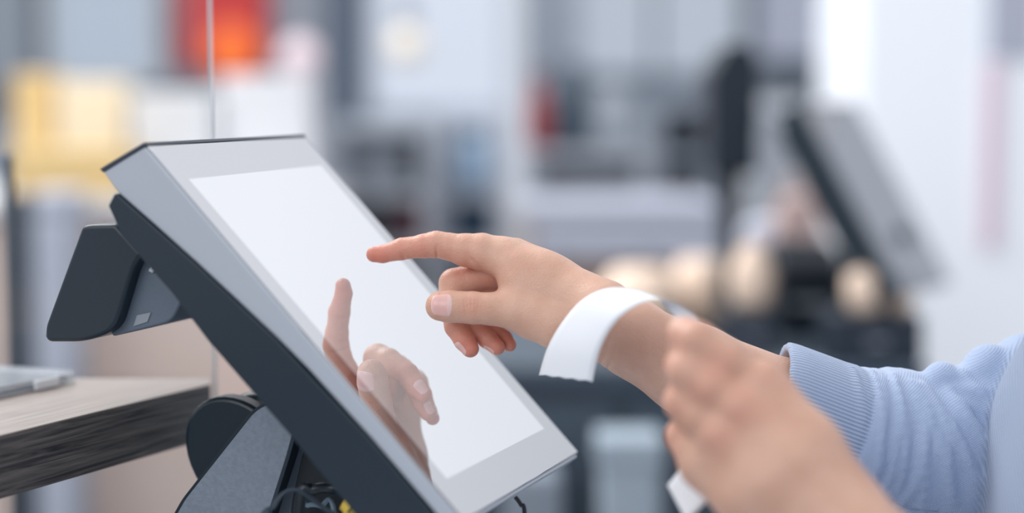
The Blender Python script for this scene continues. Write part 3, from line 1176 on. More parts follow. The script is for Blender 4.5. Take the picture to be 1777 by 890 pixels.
    # stand: textured arm with dark rim, slate side, foot
    arm = round_poly([(90, 1190), (300, 905), (322, 866), (444, 712), (474, 698), (509, 744), (497, 790), (460, 905), (386, 1190)], [2, 10, 10, 24, 20, 12, 30, 20, 2])
    part('stand_arm', P(arm, 0.060), 0.060, 0.066, PL_STAND, 0.0016, 3)
    arm2 = round_poly([(84, 1192), (294, 905), (316, 866), (440, 708), (474, 693), (513, 744), (500, 792), (463, 905), (389, 1192)], [2, 10, 10, 24, 20, 12, 30, 20, 2])
    part('arm_rim', P(arm2, 0.0665), 0.0665, 0.0805, PL_DARK, 0.001)
    side = round_poly([(396, 1192), (474, 700), (560, 790), (530, 870), (505, 1192)], [2, 10, 20, 20, 2])
    part('stand_side', P(side, 0.081), 0.081, 0.150, PL_SLATE, 0.002)
    rec = round_poly([(482, 1192), (506, 870), (528, 774), (600, 780), (610, 1192)], [2, 20, 14, 10, 2])
    part('stand_recess', P(rec, 0.075), 0.075, 0.14, mat('recess_black', (20, 30, 38), rough=0.5), 0.002)  # darkness of the recess put into a solid black block
    hc = plane_vw(432, 790, 0.11)
    cyl = [(hc[0] + 0.038 * math.cos(t_), hc[1] + 0.043 * math.sin(t_)) for t_ in np.linspace(0, 2 * math.pi, 41)[:-1]]
    part('hinge_drum', cyl, 0.112, 0.19, PL_DARK, 0.008, 4, angle=60)
    cyl = [(hc[0] + 0.044 * math.cos(t_), hc[1] + 0.034 * math.sin(t_)) for t_ in np.linspace(0, 2 * math.pi, 41)[:-1]]
    part('hinge_flange', cyl, 0.096, 0.112, PL_DARK, 0.003, 3, angle=60)
    # neck between the drum and the shell, and the foot on the counter
    nk = [plane_vw(*p, 0.1) for p in ((400, 760), (520, 740), (560, 800), (500, 900), (420, 900))]
    part('neck', nk, 0.098, 0.14, PL_DARK, 0.003)
    bm = bmesh.new()
    ws = [c2w(T + A * u + B * plane_vw(px, 1190, u)[0] + Nn * plane_vw(px, 1190, u)[1]) for px, u in ((70, 0.03), (640, 0.03), (640, 0.17), (70, 0.17))]
    lo = [bm.verts.new(inv @ Vector((p.x, p.y, root_loc[2]))) for p in ws]
    hi = [bm.verts.new(inv @ Vector((p.x, p.y, root_loc[2] + 0.03))) for p in ws]
    bm.faces.new(lo[::-1]); bm.faces.new(hi)
    for i in range(4):
        bm.faces.new((lo[i], lo[(i + 1) % 4], hi[(i + 1) % 4], hi[i]))
    child('foot', bm, PL_DARK, root, bevel=0.004)
    return root


CTR_Z = 0.925
build_terminal(TER_T, TER_A, TER_B, TER_N, (-0.13, 1.16, CTR_Z), 'large touchscreen terminal with a bright blank screen under the pointing finger', 'point of sale terminals')
# cashier counter under it
t = empty('checkout_counter', (-0.25, 1.1, 0), 'pale checkout counter carrying the large terminal', 'counter')
bm = bmesh.new(); box(bm, (-0.55, -0.25, CTR_Z - 0.03), (0.40, 0.20, CTR_Z)); child('worktop', bm, LIGHTG, t, bevel=0.004, smooth=False)
bm = bmesh.new(); box(bm, (-0.53, -0.22, 0.0), (0.36, 0.185, CTR_Z - 0.03)); child('body', bm, BEIGE, t, bevel=0.004, smooth=False)

# second terminal on the rear counter
A2 = np.array([0.50, -0.0735, 0.863]); A2 /= np.linalg.norm(A2)
up = np.array([0, -cp, -sp])
h2 = np.cross(A2, up); h2 /= np.linalg.norm(h2)
if h2[0] < 0:
    h2 = -h2
tilt = math.radians(60)
B2 = h2 * math.cos(tilt) - up * math.sin(tilt)
N2 = np.cross(B2, A2)
if N2[0] < 0:
    N2 = -N2
T2 = K(1392, 182, 2.5)
r2 = c2w(T2 + A2 * TW / 2 + B2 * TH * 0.6)
build_terminal(T2, A2, B2, N2, (r2.x, r2.y, hB), 'black touchscreen terminal with a dark screen on the rear counter', 'point of sale terminals', dark=True, full=False)

# ------------------------------------------------------------------ wooden ledge, glass, case
LZ = 1.100
a = at_height(0, 755, LZ)
b = at_height(365, 666, LZ)
d = (b - a).normalized()
a2 = a - d * 0.45
bb = at_height(365, 656, LZ)
cc = Vector((a2.x - 0.35, bb.y, LZ))
ang = math.atan2(d.y, d.x)
WOOD = wood_mat('dark_oak_laminate', (54, 52, 54), (128, 120, 116), 0, 1.0)
led = empty('ledge', (a.x, a.y, LZ - 0.038), 'dark wood grain ledge at the left, its end cut square before the glass', 'ledge', rot=(0, 0, ang))
bpy.context.view_layer.update()
inv = led.matrix_basis.inverted()
bm = bmesh.new()
pts = [a2, b, bb, cc, Vector((cc.x, a2.y, LZ))]
lo = [bm.verts.new(inv @ Vector((p.x, p.y, LZ - 0.0382))) for p in pts]
hi = [bm.verts.new(inv @ Vector((p.x, p.y, LZ - 0.0012))) for p in pts]
bm.faces.new(lo[::-1]); bm.faces.new(hi)
for i in range(5):
    bm.faces.new((lo[i], lo[(i + 1) % 5], hi[(i + 1) % 5], hi[i]))
child('slab', bm, WOOD, led, bevel=0.0008, smooth=False)
bm = bmesh.new()
lo = [bm.verts.new(inv @ Vector((p.x, p.y, LZ - 0.0011))) for p in pts]
hi = [bm.verts.new(inv @ Vector((p.x, p.y, LZ))) for p in pts]
bm.faces.new(lo[::-1]); bm.faces.new(hi)
for i in range(5):
    bm.faces.new((lo[i], lo[(i + 1) % 5], hi[(i + 1) % 5], hi[i]))
child('top_laminate', bm, wood_mat('oak_painted_sheen', (150, 136, 128), (178, 164, 156), 0, 0.15), led, bevel=0.0004, smooth=False)  # reflected room light put into the paler colour of the ledge top
bm = bmesh.new()
box(bm, (cc.x - 0.02, a2.y - 0.0, 0.0), (cc.x + 0.03, cc.y, LZ - 0.04))
bm.transform(inv)
child('end_panel', bm, BEIGE, led, bevel=0.003, smooth=False)

# clear acrylic case with a card in it on the ledge
c0 = at_height(131, 664, LZ)
case = empty('card_case', (c0.x, c0.y, LZ), 'flat clear plastic case holding pale cards on the wooden ledge', 'case', rot=(0, 0, ang))
CLEARP = clear_mat('clear_acrylic', (0.97, 0.98, 1.0), 0.05, 0.22, 0.32)
bm = bmesh.new(); box(bm, (-0.16, 0.0, 0), (0, 0.085, 0.0022)); child('tray', bm, CLEARP, case, bevel=0.0008, smooth=False)
bm = bmesh.new(); box(bm, (-0.155, 0.003, 0.0022), (-0.004, 0.082, 0.0055)); child('cards', bm, mat('pale_cards', (190, 196, 204), rough=0.5, noise=0.12, nscale=120), case, bevel=0.0005, smooth=False)
bm = bmesh.new(); box(bm, (-0.16, 0.0, 0.0055), (0, 0.085, 0.0085)); box(bm, (-0.16, 0.0, 0.0024), (-0.158, 0.085, 0.0055)); box(bm, (-0.0015, 0.0, 0.0024), (0, 0.085, 0.0055)); child('lid', bm, CLEARP, case, bevel=0.0008, smooth=False)
bm = bmesh.new(); box(bm, (-0.045, -0.0025, 0.001), (-0.02, 0.0, 0.0075)); child('latch', bm, mat('white_latch', (232, 235, 240), rough=0.4), case, bevel=0.0006, smooth=False)

# glass screen behind the ledge
PY_ = bb.y + 0.012
x1 = WY(367, 300, PY_).x
x0 = WY(17, 300, PY_).x
gs = empty('glass_screen', ((x0 + x1) / 2, PY_, 0.0), 'clear upright glass screen behind the wooden ledge, its polished edge showing', 'glass screen')
hw = (x1 - x0) / 2
GLS = clear_mat('clear_glass', (0.975, 0.985, 0.985), 0.0, 0.035)
bm = bmesh.new(); box(bm, (-hw - 0.5, 0, 0.06), (hw - 0.0016, 0.005, 2.0)); child('pane', bm, GLS, gs, smooth=False)
bm = bmesh.new(); box(bm, (hw - 0.0008, -0.0002, 0.06), (hw + 0.0010, 0.0052, 2.0)); child('polished_edge', bm, mat('polished_glass_edge', (214, 220, 222), rough=0.25), gs, bevel=0.0005, smooth=False)
bm = bmesh.new(); box(bm, (-hw - 0.5, -0.012, 0), (hw + 0.0012, 0.017, 0.06)); child('floor_rail', bm, STEEL, gs, bevel=0.002, smooth=False)
zt = WY(16, 268, 1.62).z
xp = WY(14, 268, 1.62).x
bm = bmesh.new(); box(bm, (-0.004, -0.004, 0), (0.004, 0.004, zt))
o = child('post', bm, mat('dark_steel', (88, 96, 106), rough=0.4, metal=0.5), None, bevel=0.001, smooth=False)
o.location = (xp, 1.62, 0)
tag(o, 'thin dark steel post behind the glass at the far left', 'post')

# cables under the terminal
def cable(label, pts, r, m, name='cable'):
    bm = bmesh.new()
    P_ = [W(*p) for p in pts]
    base = P_[0].copy()
    base.z = CTR_Z
    tube(bm, [p - base for p in P_], r)
    o = child(name, bm, m, None, angle=60)
    o.location = base
    return tag(o, label, 'cable')


BLK = mat('black_cable', (24, 34, 44), rough=0.35)
cable('flat black cable looping up beside the textured stand arm', [(452, 1196, 1.10), (460, 915, 1.10), (474, 880, 1.10), (492, 856, 1.10), (514, 850, 1.10), (536, 861, 1.10), (560, 880, 1.095), (592, 905, 1.09), (640, 1000, 1.09), (650, 1190, 1.10)], (0.0036, 0.0011), mat('slate_cable', (66, 80, 92), rough=0.4))
o = cable('thick black cable arching below the rear shell with a yellow tag', [(505, 1196, 1.13), (520, 880, 1.13), (545, 850, 1.13), (580, 848, 1.13), (604, 862, 1.12), (616, 886, 1.11), (626, 950, 1.10), (640, 1190, 1.12)], 0.0034, BLK)
bm = bmesh.new()
tube(bm, [W(601, 868, 1.105) - o.location, W(608, 874, 1.105) - o.location, W(617, 890, 1.10) - o.location], (0.0064, 0.0064), 16)
tg = child('tag', bm, mat('yellow_tag', (240, 205, 84), rough=0.5), o)
tg['label'] = 'yellow tag'
bm = bmesh.new()
tube(bm, [W(604, 888, 1.096) - o.location, W(611, 880, 1.096) - o.location, W(620, 884, 1.096) - o.location], 0.0007, 8)
child('print', bm, BLK, tg)
cable('thin pale grey cable lowest under the rear shell', [(500, 1196, 1.15), (516, 892, 1.15), (534, 877, 1.15), (556, 878, 1.15), (580, 893, 1.14), (590, 1190, 1.14)], 0.0016, mat('grey_cable', (120, 140, 156), rough=0.4))
cable('short dark cable hanging at the lower right corner of the terminal', [(894, 862, 1.20), (904, 876, 1.20), (911, 900, 1.20), (915, 1100, 1.20), (920, 1165, 1.20)], 0.0014, BLK)

# ------------------------------------------------------------------ the cashier
def pj(lst):
    """(px, py, z, radius mm) -> (point, radius m)"""
    return [(K(p[0], p[1], p[2]), p[3] / 1000) for p in lst]


PB = Vector((0.42, 1.12, 0.0))

# ---- right hand (pointing) and forearm
H = 0.00066
f = Field((-0.115, -0.03, 1.10), (0.245, 0.155, 1.236), H)
pal = f.fresh()
# metacarpals
pal.chain(pj([(876, 447, 1.176, 11.5), (950, 486, 1.168, 14.0), (1040, 540, 1.150, 18)]), 0.008)
pal.chain(pj([(890, 452, 1.190, 11.5), (960, 489, 1.180, 13.0), (1045, 542, 1.158, 17)]), 0.010)
pal.chain(pj([(902, 474, 1.201, 10.0), (970, 510, 1.186, 12), (1050, 550, 1.160, 16)]), 0.010)
pal.chain(pj([(922, 505, 1.207, 9.0), (980, 535, 1.186, 10), (1052, 562, 1.162, 14)]), 0.010)
pal.chain(pj([(905, 500, 1.182, 10), (990, 555, 1.168, 13), (1045, 575, 1.155, 14)]), 0.010)
# first web between thumb and index
pal.chain(pj([(886, 466, 1.168, 8.0), (898, 500, 1.164, 8.0), (920, 545, 1.160, 10)]), 0.010)
pal.chain(pj([(925, 480, 1.170, 12), (965, 530, 1.164, 14)]), 0.012)
# wrist and forearm
pal.chain(pj([(1045, 552, 1.146, 18.0), (1095, 582, 1.142, 19.5), (1200, 640, 1.148, 26), (1380, 722, 1.170, 31.5), (1500, 770, 1.185, 34)]), 0.010)
pal.chain(pj([(1047, 562, 1.160, 16), (1100, 592, 1.160, 19), (1200, 648, 1.166, 25)]), 0.012)
# head of the ulna and tendons, lightly
pal.chain(pj([(1085, 545, 1.166, 9), (1110, 556, 1.166, 10)]), 0.012)
pal.chain(pj([(900, 424, 1.182, 2.4), (990, 470, 1.165, 2.0)]), 0.006)
body = f
body.F = pal.F.copy()


def finger(pts, kb, kin=0.0015, flat=None, fs=1.0):
    g = f.fresh()
    g.chain(pj(pts), kin, flat, fs)
    return smin(pal.F, g.F, kb), g


IDX = [(649, 441.5, 1.187, 4.9), (664, 441, 1.187, 5.4), (698, 432, 1.184, 6.9), (712, 430, 1.183, 6.6), (735, 427, 1.181, 7.4), (757, 424, 1.180, 8.4), (780, 428, 1.179, 8.4), (808, 434, 1.178, 10.3), (836, 437, 1.177, 11.6), (878, 447, 1.176, 11.5)]
THB = [(764, 531, 1.157, 9.1), (780, 532, 1.157, 9.7), (800, 533, 1.157, 9.5), (820, 534, 1.157, 9.9), (850, 536, 1.157, 9.8), (893, 540, 1.157, 11.4), (925, 552, 1.158, 12.8), (965, 566, 1.155, 14.2), (1030, 572, 1.150, 15)]
MID = [(816, 605, 1.172, 5.5), (806, 590, 1.174, 6.6), (792, 566, 1.178, 7.4), (782, 520, 1.185, 7.8), (788, 492, 1.189, 9.4), (820, 482, 1.190, 8.8), (850, 474, 1.190, 9.6), (892, 460, 1.190, 11.0)]
RNG = [(862, 602, 1.177, 5.2), (846, 588, 1.179, 6.0), (820, 568, 1.184, 6.8), (808, 534, 1.192, 7.2), (814, 516, 1.197, 8.2), (850, 500, 1.199, 8.4), (904, 480, 1.201, 9.8)]
PNK = [(884, 598, 1.184, 4.4), (876, 587, 1.187, 4.9), (852, 570, 1.192, 5.6), (844, 548, 1.201, 6.2), (850, 534, 1.206, 7.2), (880, 520, 1.207, 7.8), (922, 508, 1.207, 8.8)]
acc = None
gs_ = []
for pts, kb in ((IDX, 0.006), (THB, 0.009), (MID, 0.005), (RNG, 0.005), (PNK, 0.005)):
    F_, g_ = finger(pts, kb)
    gs_.append(g_)
    acc = F_ if acc is None else smin(acc, F_, 0.0008)
body.F = acc
X = np.array


def px_dir(a, b):
    v = K(*b) - K(*a)
    return v / np.linalg.norm(v)


CAMV = X((0, 0, -1.0))
# folds: index (palm side at the last two joints, back of the middle joint)
ia = px_dir((664, 441, 1.187), (757, 424, 1.18))
body.crease(K(698, 441, 1.180), ia, (0, 1, -0.6), 0.0011, 0.0007, 0.010)
body.crease(K(702, 443, 1.180), ia, (0, 1, -0.5), 0.0008, 0.0006, 0.009)
body.crease(K(759, 438, 1.178), px_dir((735, 427, 1.181), (780, 428, 1.18)), (0, 1, -0.9), 0.0009, 0.0008, 0.011)
for dx in (-7, 0, 7):
    body.crease(K(757 + dx, 408, 1.180), X((1, -0.1, 0)), (0, -1, -0.15), 0.00022, 0.0009, 0.008)
# thumb knuckle wrinkles seen from the back
for dx, dd in ((-19, 0.0004), (-11, 0.0006), (-6, 0.0006), (0, 0.0009), (6, 0.0006), (11, 0.0007)):
    body.crease(K(818 + dx, 534, 1.149), X((1, 0.06 * dx / 6, 0)), (0, -0.1, -1), dd, 0.00055, 0.009)
# folds at the root of the index, on the palm side
body.crease(K(834, 466, 1.174), X((0.75, -0.65, 0)), (-0.3, 0.5, -0.8), 0.0008, 0.0010, 0.013)
body.crease(K(790, 560, 1.17), px_dir((806, 590, 1.174), (782, 520, 1.185)), (1, 0.3, -0.6), 0.0007, 0.0007, 0.008)
# wrist folds
for dx, dd in ((0, 0.0005), (14, 0.0004)):
    body.crease(K(1052 + dx, 600, 1.145), X((0.9, 0.25, 0)), (-0.3, 0.8, -0.6), dd, 0.0012, 0.024)
fr = body
Vr, Qr = fr.mesh()
keep = Vr[:, 0] < 0.238
Vr_full = Vr


def flush(V, spots):
    out = np.zeros(len(V))
    for (px, py, z, r, s) in spots:
        d = np.linalg.norm(V - K(px, py, z), axis=1)
        out = np.maximum(out, s * np.exp(-(d / (r / 1000)) ** 2))
    return out


FR = flush(Vr, [(655, 445, 1.185, 17, 0.95), (690, 440, 1.183, 16, 0.75), (730, 432, 1.18, 16, 0.65), (765, 440, 1.18, 15, 0.5), (810, 455, 1.18, 16, 0.55), (790, 490, 1.18, 9, 0.2), (765, 530, 1.16, 11, 0.35), (818, 534, 1.15, 8, 0.35), (815, 603, 1.17, 17, 0.95), (798, 575, 1.175, 16, 0.7), (860, 600, 1.18, 18, 0.95), (884, 598, 1.19, 18, 1.0), (845, 575, 1.18, 16, 0.8), (850, 480, 1.19, 16, 0.6), (893, 470, 1.17, 14, 0.2), (1120, 600, 1.13, 16, 0.10)])

# ---- left hand (near the camera, seen from its back) and forearm
f = Field((0.055, 0.020, 0.90), (0.30, 0.27, 1.075), 0.0011)
pal = f.fresh()
pal.chain(pj([(1325, 672, 0.985, 10.5), (1400, 780, 0.972, 14), (1470, 880, 0.965, 16)]), 0.010)
pal.chain(pj([(1290, 716, 0.978, 10.5), (1370, 815, 0.966, 14), (1450, 900, 0.962, 17)]), 0.010)
pal.chain(pj([(1254, 762, 0.980, 10.0), (1330, 845, 0.968, 13.5), (1420, 915, 0.962, 16)]), 0.010)
pal.chain(pj([(1224, 808, 0.990, 10.5), (1300, 865, 0.976, 12), (1390, 925, 0.968, 15)]), 0.010)
pal.chain(pj([(1270, 740, 1.000, 12), (1400, 860, 0.985, 18)]), 0.012)
pal.chain(pj([(1430, 890, 0.965, 17), (1500, 960, 0.955, 21), (1620, 1090, 0.94, 30), (1700, 1180, 0.93, 36)]), 0.012)
pal.chain(pj([(1455, 900, 0.985, 16), (1520, 965, 0.975, 20), (1620, 1080, 0.96, 28)]), 0.012)
acc = None
LF = (
    ([(1325, 672, 0.985, 10.3), (1260, 628, 0.984, 10.8), (1210, 592, 0.986, 10.2), (1192, 582, 0.993, 9.3), (1184, 574, 1.008, 7.4), (1192, 576, 1.026, 6.6), (1200, 578, 1.036, 5.8)], 0.006),
    ([(1290, 716, 0.978, 10.4), (1235, 674, 0.980, 11.0), (1196, 644, 0.985, 10.4), (1186, 636, 0.993, 9.6), (1186, 628, 1.012, 7.4), (1200, 630, 1.032, 6.4)], 0.006),
    ([(1254, 762, 0.980, 9.9), (1215, 724, 0.984, 10.8), (1188, 700, 0.989, 10.2), (1183, 695, 0.998, 9.4), (1186, 692, 1.016, 7.2), (1202, 694, 1.034, 6.2)], 0.006),
    ([(1228, 806, 0.990, 8.9), (1202, 778, 0.993, 10.0), (1186, 758, 0.998, 9.2), (1183, 754, 1.006, 8.4), (1186, 752, 1.020, 6.4), (1200, 756, 1.034, 5.6)], 0.006),
    ([(1420, 880, 0.990, 15), (1330, 780, 1.012, 12), (1262, 660, 1.040, 9.5), (1236, 612, 1.052, 9.2), (1214, 588, 1.054, 8.0), (1203, 578, 1.053, 7.2)], 0.009),
)
for pts, kb in LF:
    g = f.fresh()
    g.chain(pj(pts), 0.002)
    F_ = smin(pal.F, g.F, kb)
    acc = F_ if acc is None else smin(acc, F_, 0.0058)
f.F = acc
# knuckle mounds and the valleys between them
for (px, py, z, r) in ((1322, 664, 0.980, 8.5), (1286, 708, 0.972, 9), (1250, 754, 0.974, 8.5), (1224, 800, 0.984, 7.5)):
    f.cone(K(px, py, z), r / 1000, K(px + 12, py + 12, z), r / 1000, 0.006)
fl = f
Vl, Ql = fl.mesh()
FL = flush(Vl, [(1178, 578, 0.99, 18, 0.3), (1170, 628, 0.99, 18, 0.3), (1168, 690, 0.99, 18, 0.3), (1170, 750, 1.0, 18, 0.32), (1322, 664, 0.975, 14, 0.2), (1286, 712, 0.97, 14, 0.4), (1250, 756, 0.97, 12, 0.35), (1240, 640, 0.975, 14, 0.35), (1225, 668, 0.975, 12, 0.35)])

# ---- the rest of the body: upper arms, neck and head (mostly beyond the frame)
SH_R = np.array([0.465, 0.035, 1.30])
SH_L = np.array([0.48, 0.045, 0.96])
EL_R = K(1655, 812, 1.205)
EL_L = K(1730, 1215, 0.925)
f = Field((0.15, -0.46, 0.80), (0.60, 0.32, 1.48), 0.006)
f.chain([(K(1470, 760, 1.198), 0.036), (EL_R, 0.040), (SH_R, 0.050)], 0.01)
f.chain([(K(1660, 1135, 0.935), 0.034), (EL_L, 0.040), (SH_L, 0.050)], 0.01)
NKb = np.array([0.44, -0.02, 1.14])
HD = np.array([0.405, -0.215, 1.125])
f.chain([(SH_R, 0.05), (np.array([0.44, 0.02, 1.2]), 0.055), (NKb, 0.06), (np.array([0.45, 0.02, 1.06]), 0.055), (SH_L, 0.05)], 0.03)
f.chain([(NKb, 0.058), (NKb + X([-0.015, -0.10, -0.005]), 0.052)], 0.03)
f.cone(HD + X([0.03, -0.03, 0]), 0.088, HD + X([-0.005, -0.035, 0]), 0.084, 0.02)
f.cone(HD + X([-0.02, 0.02, 0]), 0.066, HD + X([-0.044, 0.072, 0]), 0.036, 0.045)
f.cone(HD + X([-0.082, -0.012, 0]), 0.007, HD + X([-0.092, 0.024, 0]), 0.010, 0.016)
f.cone(HD + X([-0.078, -0.028, 0.03]), 0.008, HD + X([-0.078, -0.028, -0.03]), 0.008, 0.014)
f.cone(HD + X([-0.070, 0.052, 0.016]), 0.008, HD + X([-0.070, 0.052, -0.016]), 0.008, 0.014)
for s_ in (-1, 1):
    f.cone(HD + X([0.01, -0.01, s_ * 0.078]), 0.012, HD + X([0.015, 0.03, s_ * 0.076]), 0.010, 0.01)
fb = f
Vb, Qb = fb.mesh()


def np_person(name, V, Q, m, parent=None, attrs=None):
    o = np_mesh(name, [(V, Q)], m, None, attrs, world=True)
    o.data.transform(Matrix.Translation(-PB))
    if parent:
        o.parent = parent
    else:
        o.location = PB
    return o


Vall = np.concatenate([Vr, Vl, Vb])
Qall = np.concatenate([Qr, Ql + len(Vr), Qb + len(Vr) + len(Vl)])
person = np_person('person', Vall, Qall, SKIN, None, {'flush': np.concatenate([FR, FL, np.full(len(Vb), 0.1)])})
tag(person, 'person in a light blue sweater pointing at the screen, the other hand holding a receipt', 'person')


def add_nail(fld, c, tip, up, L, w, back=None):
    o = nail(fld, K(*c), K(*tip) - K(*c), up, L, w, name='fingernail')
    o.data.transform(Matrix.Translation(-PB))
    o.parent = person
    return o


add_nail(gs_[1], (767, 531.5, 1.157), (740, 531, 1.157), X((0, -0.12, -1)), 0.0142, 1.15)
add_nail(gs_[2], (812, 599, 1.173), (824, 617, 1.171), X((-0.75, 0.42, -0.5)), 0.0105, 0.8)
add_nail(gs_[3], (857, 598, 1.178), (872, 608, 1.176), X((-0.6, 0.7, -0.45)), 0.0090, 0.75)
add_nail(gs_[4], (881, 594, 1.1855), (888, 606, 1.183), X((-0.6, 0.6, 0.45)), 0.0080, 0.8)
add_nail(gs_[0], (656, 441.5, 1.187), (640, 442, 1.187), X((0, -1, 0.28)), 0.0105, 0.85)
add_nail(fl, (1194, 576, 1.030), (1203, 579, 1.042), X((-1, -0.3, 0.1)), 0.0105, 0.8)

# ---- sweater
H2 = 0.002
lo_, hi_ = (0.115, -0.06, 0.70), (0.66, 0.44, 1.44)
f = Field(lo_, hi_, 0.0021)
ARM_R = [K(1352, 706, 1.168), K(1480, 756, 1.182), EL_R, K(1800, 745, 1.23), SH_R]
RAD_R = [0.0405, 0.0420, 0.050, 0.052, 0.060]
f.chain(list(zip(ARM_R, RAD_R)), 0.006)
f.chain([(K(1672, 705, 1.192), 0.0240), (K(1725, 690, 1.195), 0.0260), (K(1785, 668, 1.205), 0.033)], 0.003)
f.chain([(K(1560, 722, 1.19), 0.030), (K(1600, 760, 1.19), 0.038)], 0.01)
f.F = f.F
d0 = (ARM_R[1] - ARM_R[0]); d0 /= np.linalg.norm(d0)
# open the cuff with a plane just past the wrist end
GX = f.ax[0][:, None, None]; GY = f.ax[1][None, :, None]; GZ = f.ax[2][None, None, :]
c0_ = K(1347, 700, 1.168)
cutn = X([0.985, 0.17, 0.0]); cutn /= np.linalg.norm(cutn)
plane = -((GX - c0_[0]) * cutn[0] + (GY - c0_[1]) * cutn[1] + (GZ - c0_[2]) * cutn[2])
near_arm = (GX < 0.26)
f.F = np.where(near_arm, smax(f.F, plane.astype(np.float32), 0.0015), f.F)
# hollow: a little room round the forearm
g = f.fresh()
g.chain([(K(1280, 676, 1.158), 0.033), (K(1352, 706, 1.168), 0.0335), (K(1380, 717, 1.172), 0.0325)], 0.003)
f.F = smax(f.F, -g.F, 0.001)
# gathered folds at the crook of the elbow and along the sleeve
f.cone(K(1634, 661, 1.186), 0.0125, K(1700, 715, 1.188), 0.023, 0.004)
f.cone(K(1716, 640, 1.190), 0.0160, K(1790, 680, 1.192), 0.032, 0.007)


def on_surface(px, py):
    zs = np.arange(1.08, 1.26, 0.0008)
    P_ = np.array([K(px, py, z_) for z_ in zs])
    v_ = f.sample(P_)
    i_ = np.argmax(v_ < 0)
    return zs[i_] if (v_ < 0).any() else 1.2


FOLDS = (
    ([(1600, 668), (1622, 704), (1655, 762), (1690, 822), (1712, 850)], 0.0050, 1.0),
    ([(1640, 672), (1668, 712), (1700, 762), (1738, 806)], 0.0048, 1.0),
    ([(1668, 646), (1696, 680), (1722, 716), (1745, 742)], 0.0042, 0.9),
    ([(1592, 672), (1618, 740), (1640, 800), (1655, 868)], 0.0048, 1.0),
    ([(1582, 664), (1598, 730), (1606, 800), (1600, 880)], 0.0042, 0.9),
    ([(1548, 652), (1566, 715), (1570, 790), (1560, 860)], 0.0038, 0.7),
    ([(1512, 645), (1528, 705), (1530, 780), (1518, 840)], 0.0036, 0.65),
    ([(1478, 640), (1494, 695), (1496, 760)], 0.0034, 0.55),
)
FP = []
for pts_, r_, pr_ in FOLDS:
    q_ = cr2 = [np.array(p_, float) for p_ in pts_]
    dense = []
    for a_, b_ in zip(q_, q_[1:]):
        for k_ in range(4):
            dense.append(a_ + (b_ - a_) * k_ / 4)
    dense.append(q_[-1])
    dense = np.array(dense)
    for _ in range(2):
        dense[1:-1] = (dense[:-2] + 2 * dense[1:-1] + dense[2:]) / 4
    zs_ = np.array([on_surface(*d_) for d_ in dense])
    for _ in range(2):
        zs_[1:-1] = (zs_[:-2] + 2 * zs_[1:-1] + zs_[2:]) / 4
    n_ = len(dense)
    FP.append([(K(d_[0], d_[1], z_ + r_ * (0.85 - 0.55 * pr_)), r_ * (0.55 + 0.45 * math.sin(math.pi * min(1, (i_ + 0.6) / n_)))) for i_, (d_, z_) in enumerate(zip(dense, zs_))])
for fp_ in FP:
    f.chain(fp_, 0.0018)
# left sleeve, beyond the frame
f.chain([(K(1640, 1110, 0.938), 0.044), (EL_L, 0.052), (SH_L, 0.062)], 0.012)
# torso
tor = f.fresh()
for (a_, b_, r_, r2_) in ((X([0.380, 0.36, 1.11]), X([0.384, 0.26, 1.11]), 0.125, 0.118), (X([0.384, 0.26, 1.11]), X([0.412, 0.12, 1.11]), 0.118, 0.120), (X([0.412, 0.12, 1.11]), X([0.446, 0.03, 1.12]), 0.120, 0.112), (X([0.446, 0.03, 1.12]), X([0.46, -0.005, 1.13]), 0.110, 0.07)):
    tor.cone(a_, r_, b_, r2_, 0.015, flat=(0, 0, 1), fs=0.72)
tor.chain([(SH_R, 0.062), (X([0.44, 0.03, 1.14]), 0.075), (SH_L, 0.062)], 0.04)
bot = (0.36 - GY) * 1.0
f.F = smin(f.F, tor.F, 0.005)
f.F = smax(f.F, (GY - 0.385).astype(np.float32) + 0 * GX + 0 * GZ, 0.003)
g = f.fresh()
g.chain([(X([0.44, 0.0, 1.14]), 0.05), (X([0.42, -0.12, 1.13]), 0.085)], 0.01)
f.F = smax(f.F, -g.F, 0.003)
fsw = f
Vs, Qs = fsw.mesh()
ns = vnormals(Vs, Qs)


def arm_coords(V, pts):
    best = np.full(len(V), 9.0)
    S_ = np.zeros(len(V)); R_ = np.zeros(len(V))
    s0 = 0
    for a_, b_ in zip(pts, pts[1:]):
        d_ = b_ - a_
        L_ = np.linalg.norm(d_)
        d_ = d_ / L_
        t = np.clip((V - a_) @ d_, 0, L_)
        q = V - a_ - t[:, None] * d_
        D = np.linalg.norm(q, axis=1)
        u_ = np.cross(d_, X([0, 0, 1.0])); u_ /= np.linalg.norm(u_)
        w_ = np.cross(d_, u_)
        w_ = w_ * (-1.0 if w_[2] > 0 else 1.0)
        ang_ = np.arctan2(q @ u_, q @ w_)
        m_ = D < best
        best[m_] = D[m_]
        S_[m_] = (s0 + t)[m_]
        R_[m_] = ang_[m_] * 0.042
        s0 += L_
    return S_, R_, best


S_, R_, D_ = arm_coords(Vs, ARM_R)
tor_val = tor.sample(Vs)
is_t = tor_val < 0.0015
tw = np.clip(tor_val / 0.006, 0, 1)
cuffm = 1 - np.clip((S_ - 0.040) / 0.003, 0, 1)
cuffm[(D_ > 0.06) | is_t | (Vs[:, 0] > 0.3)] = 0
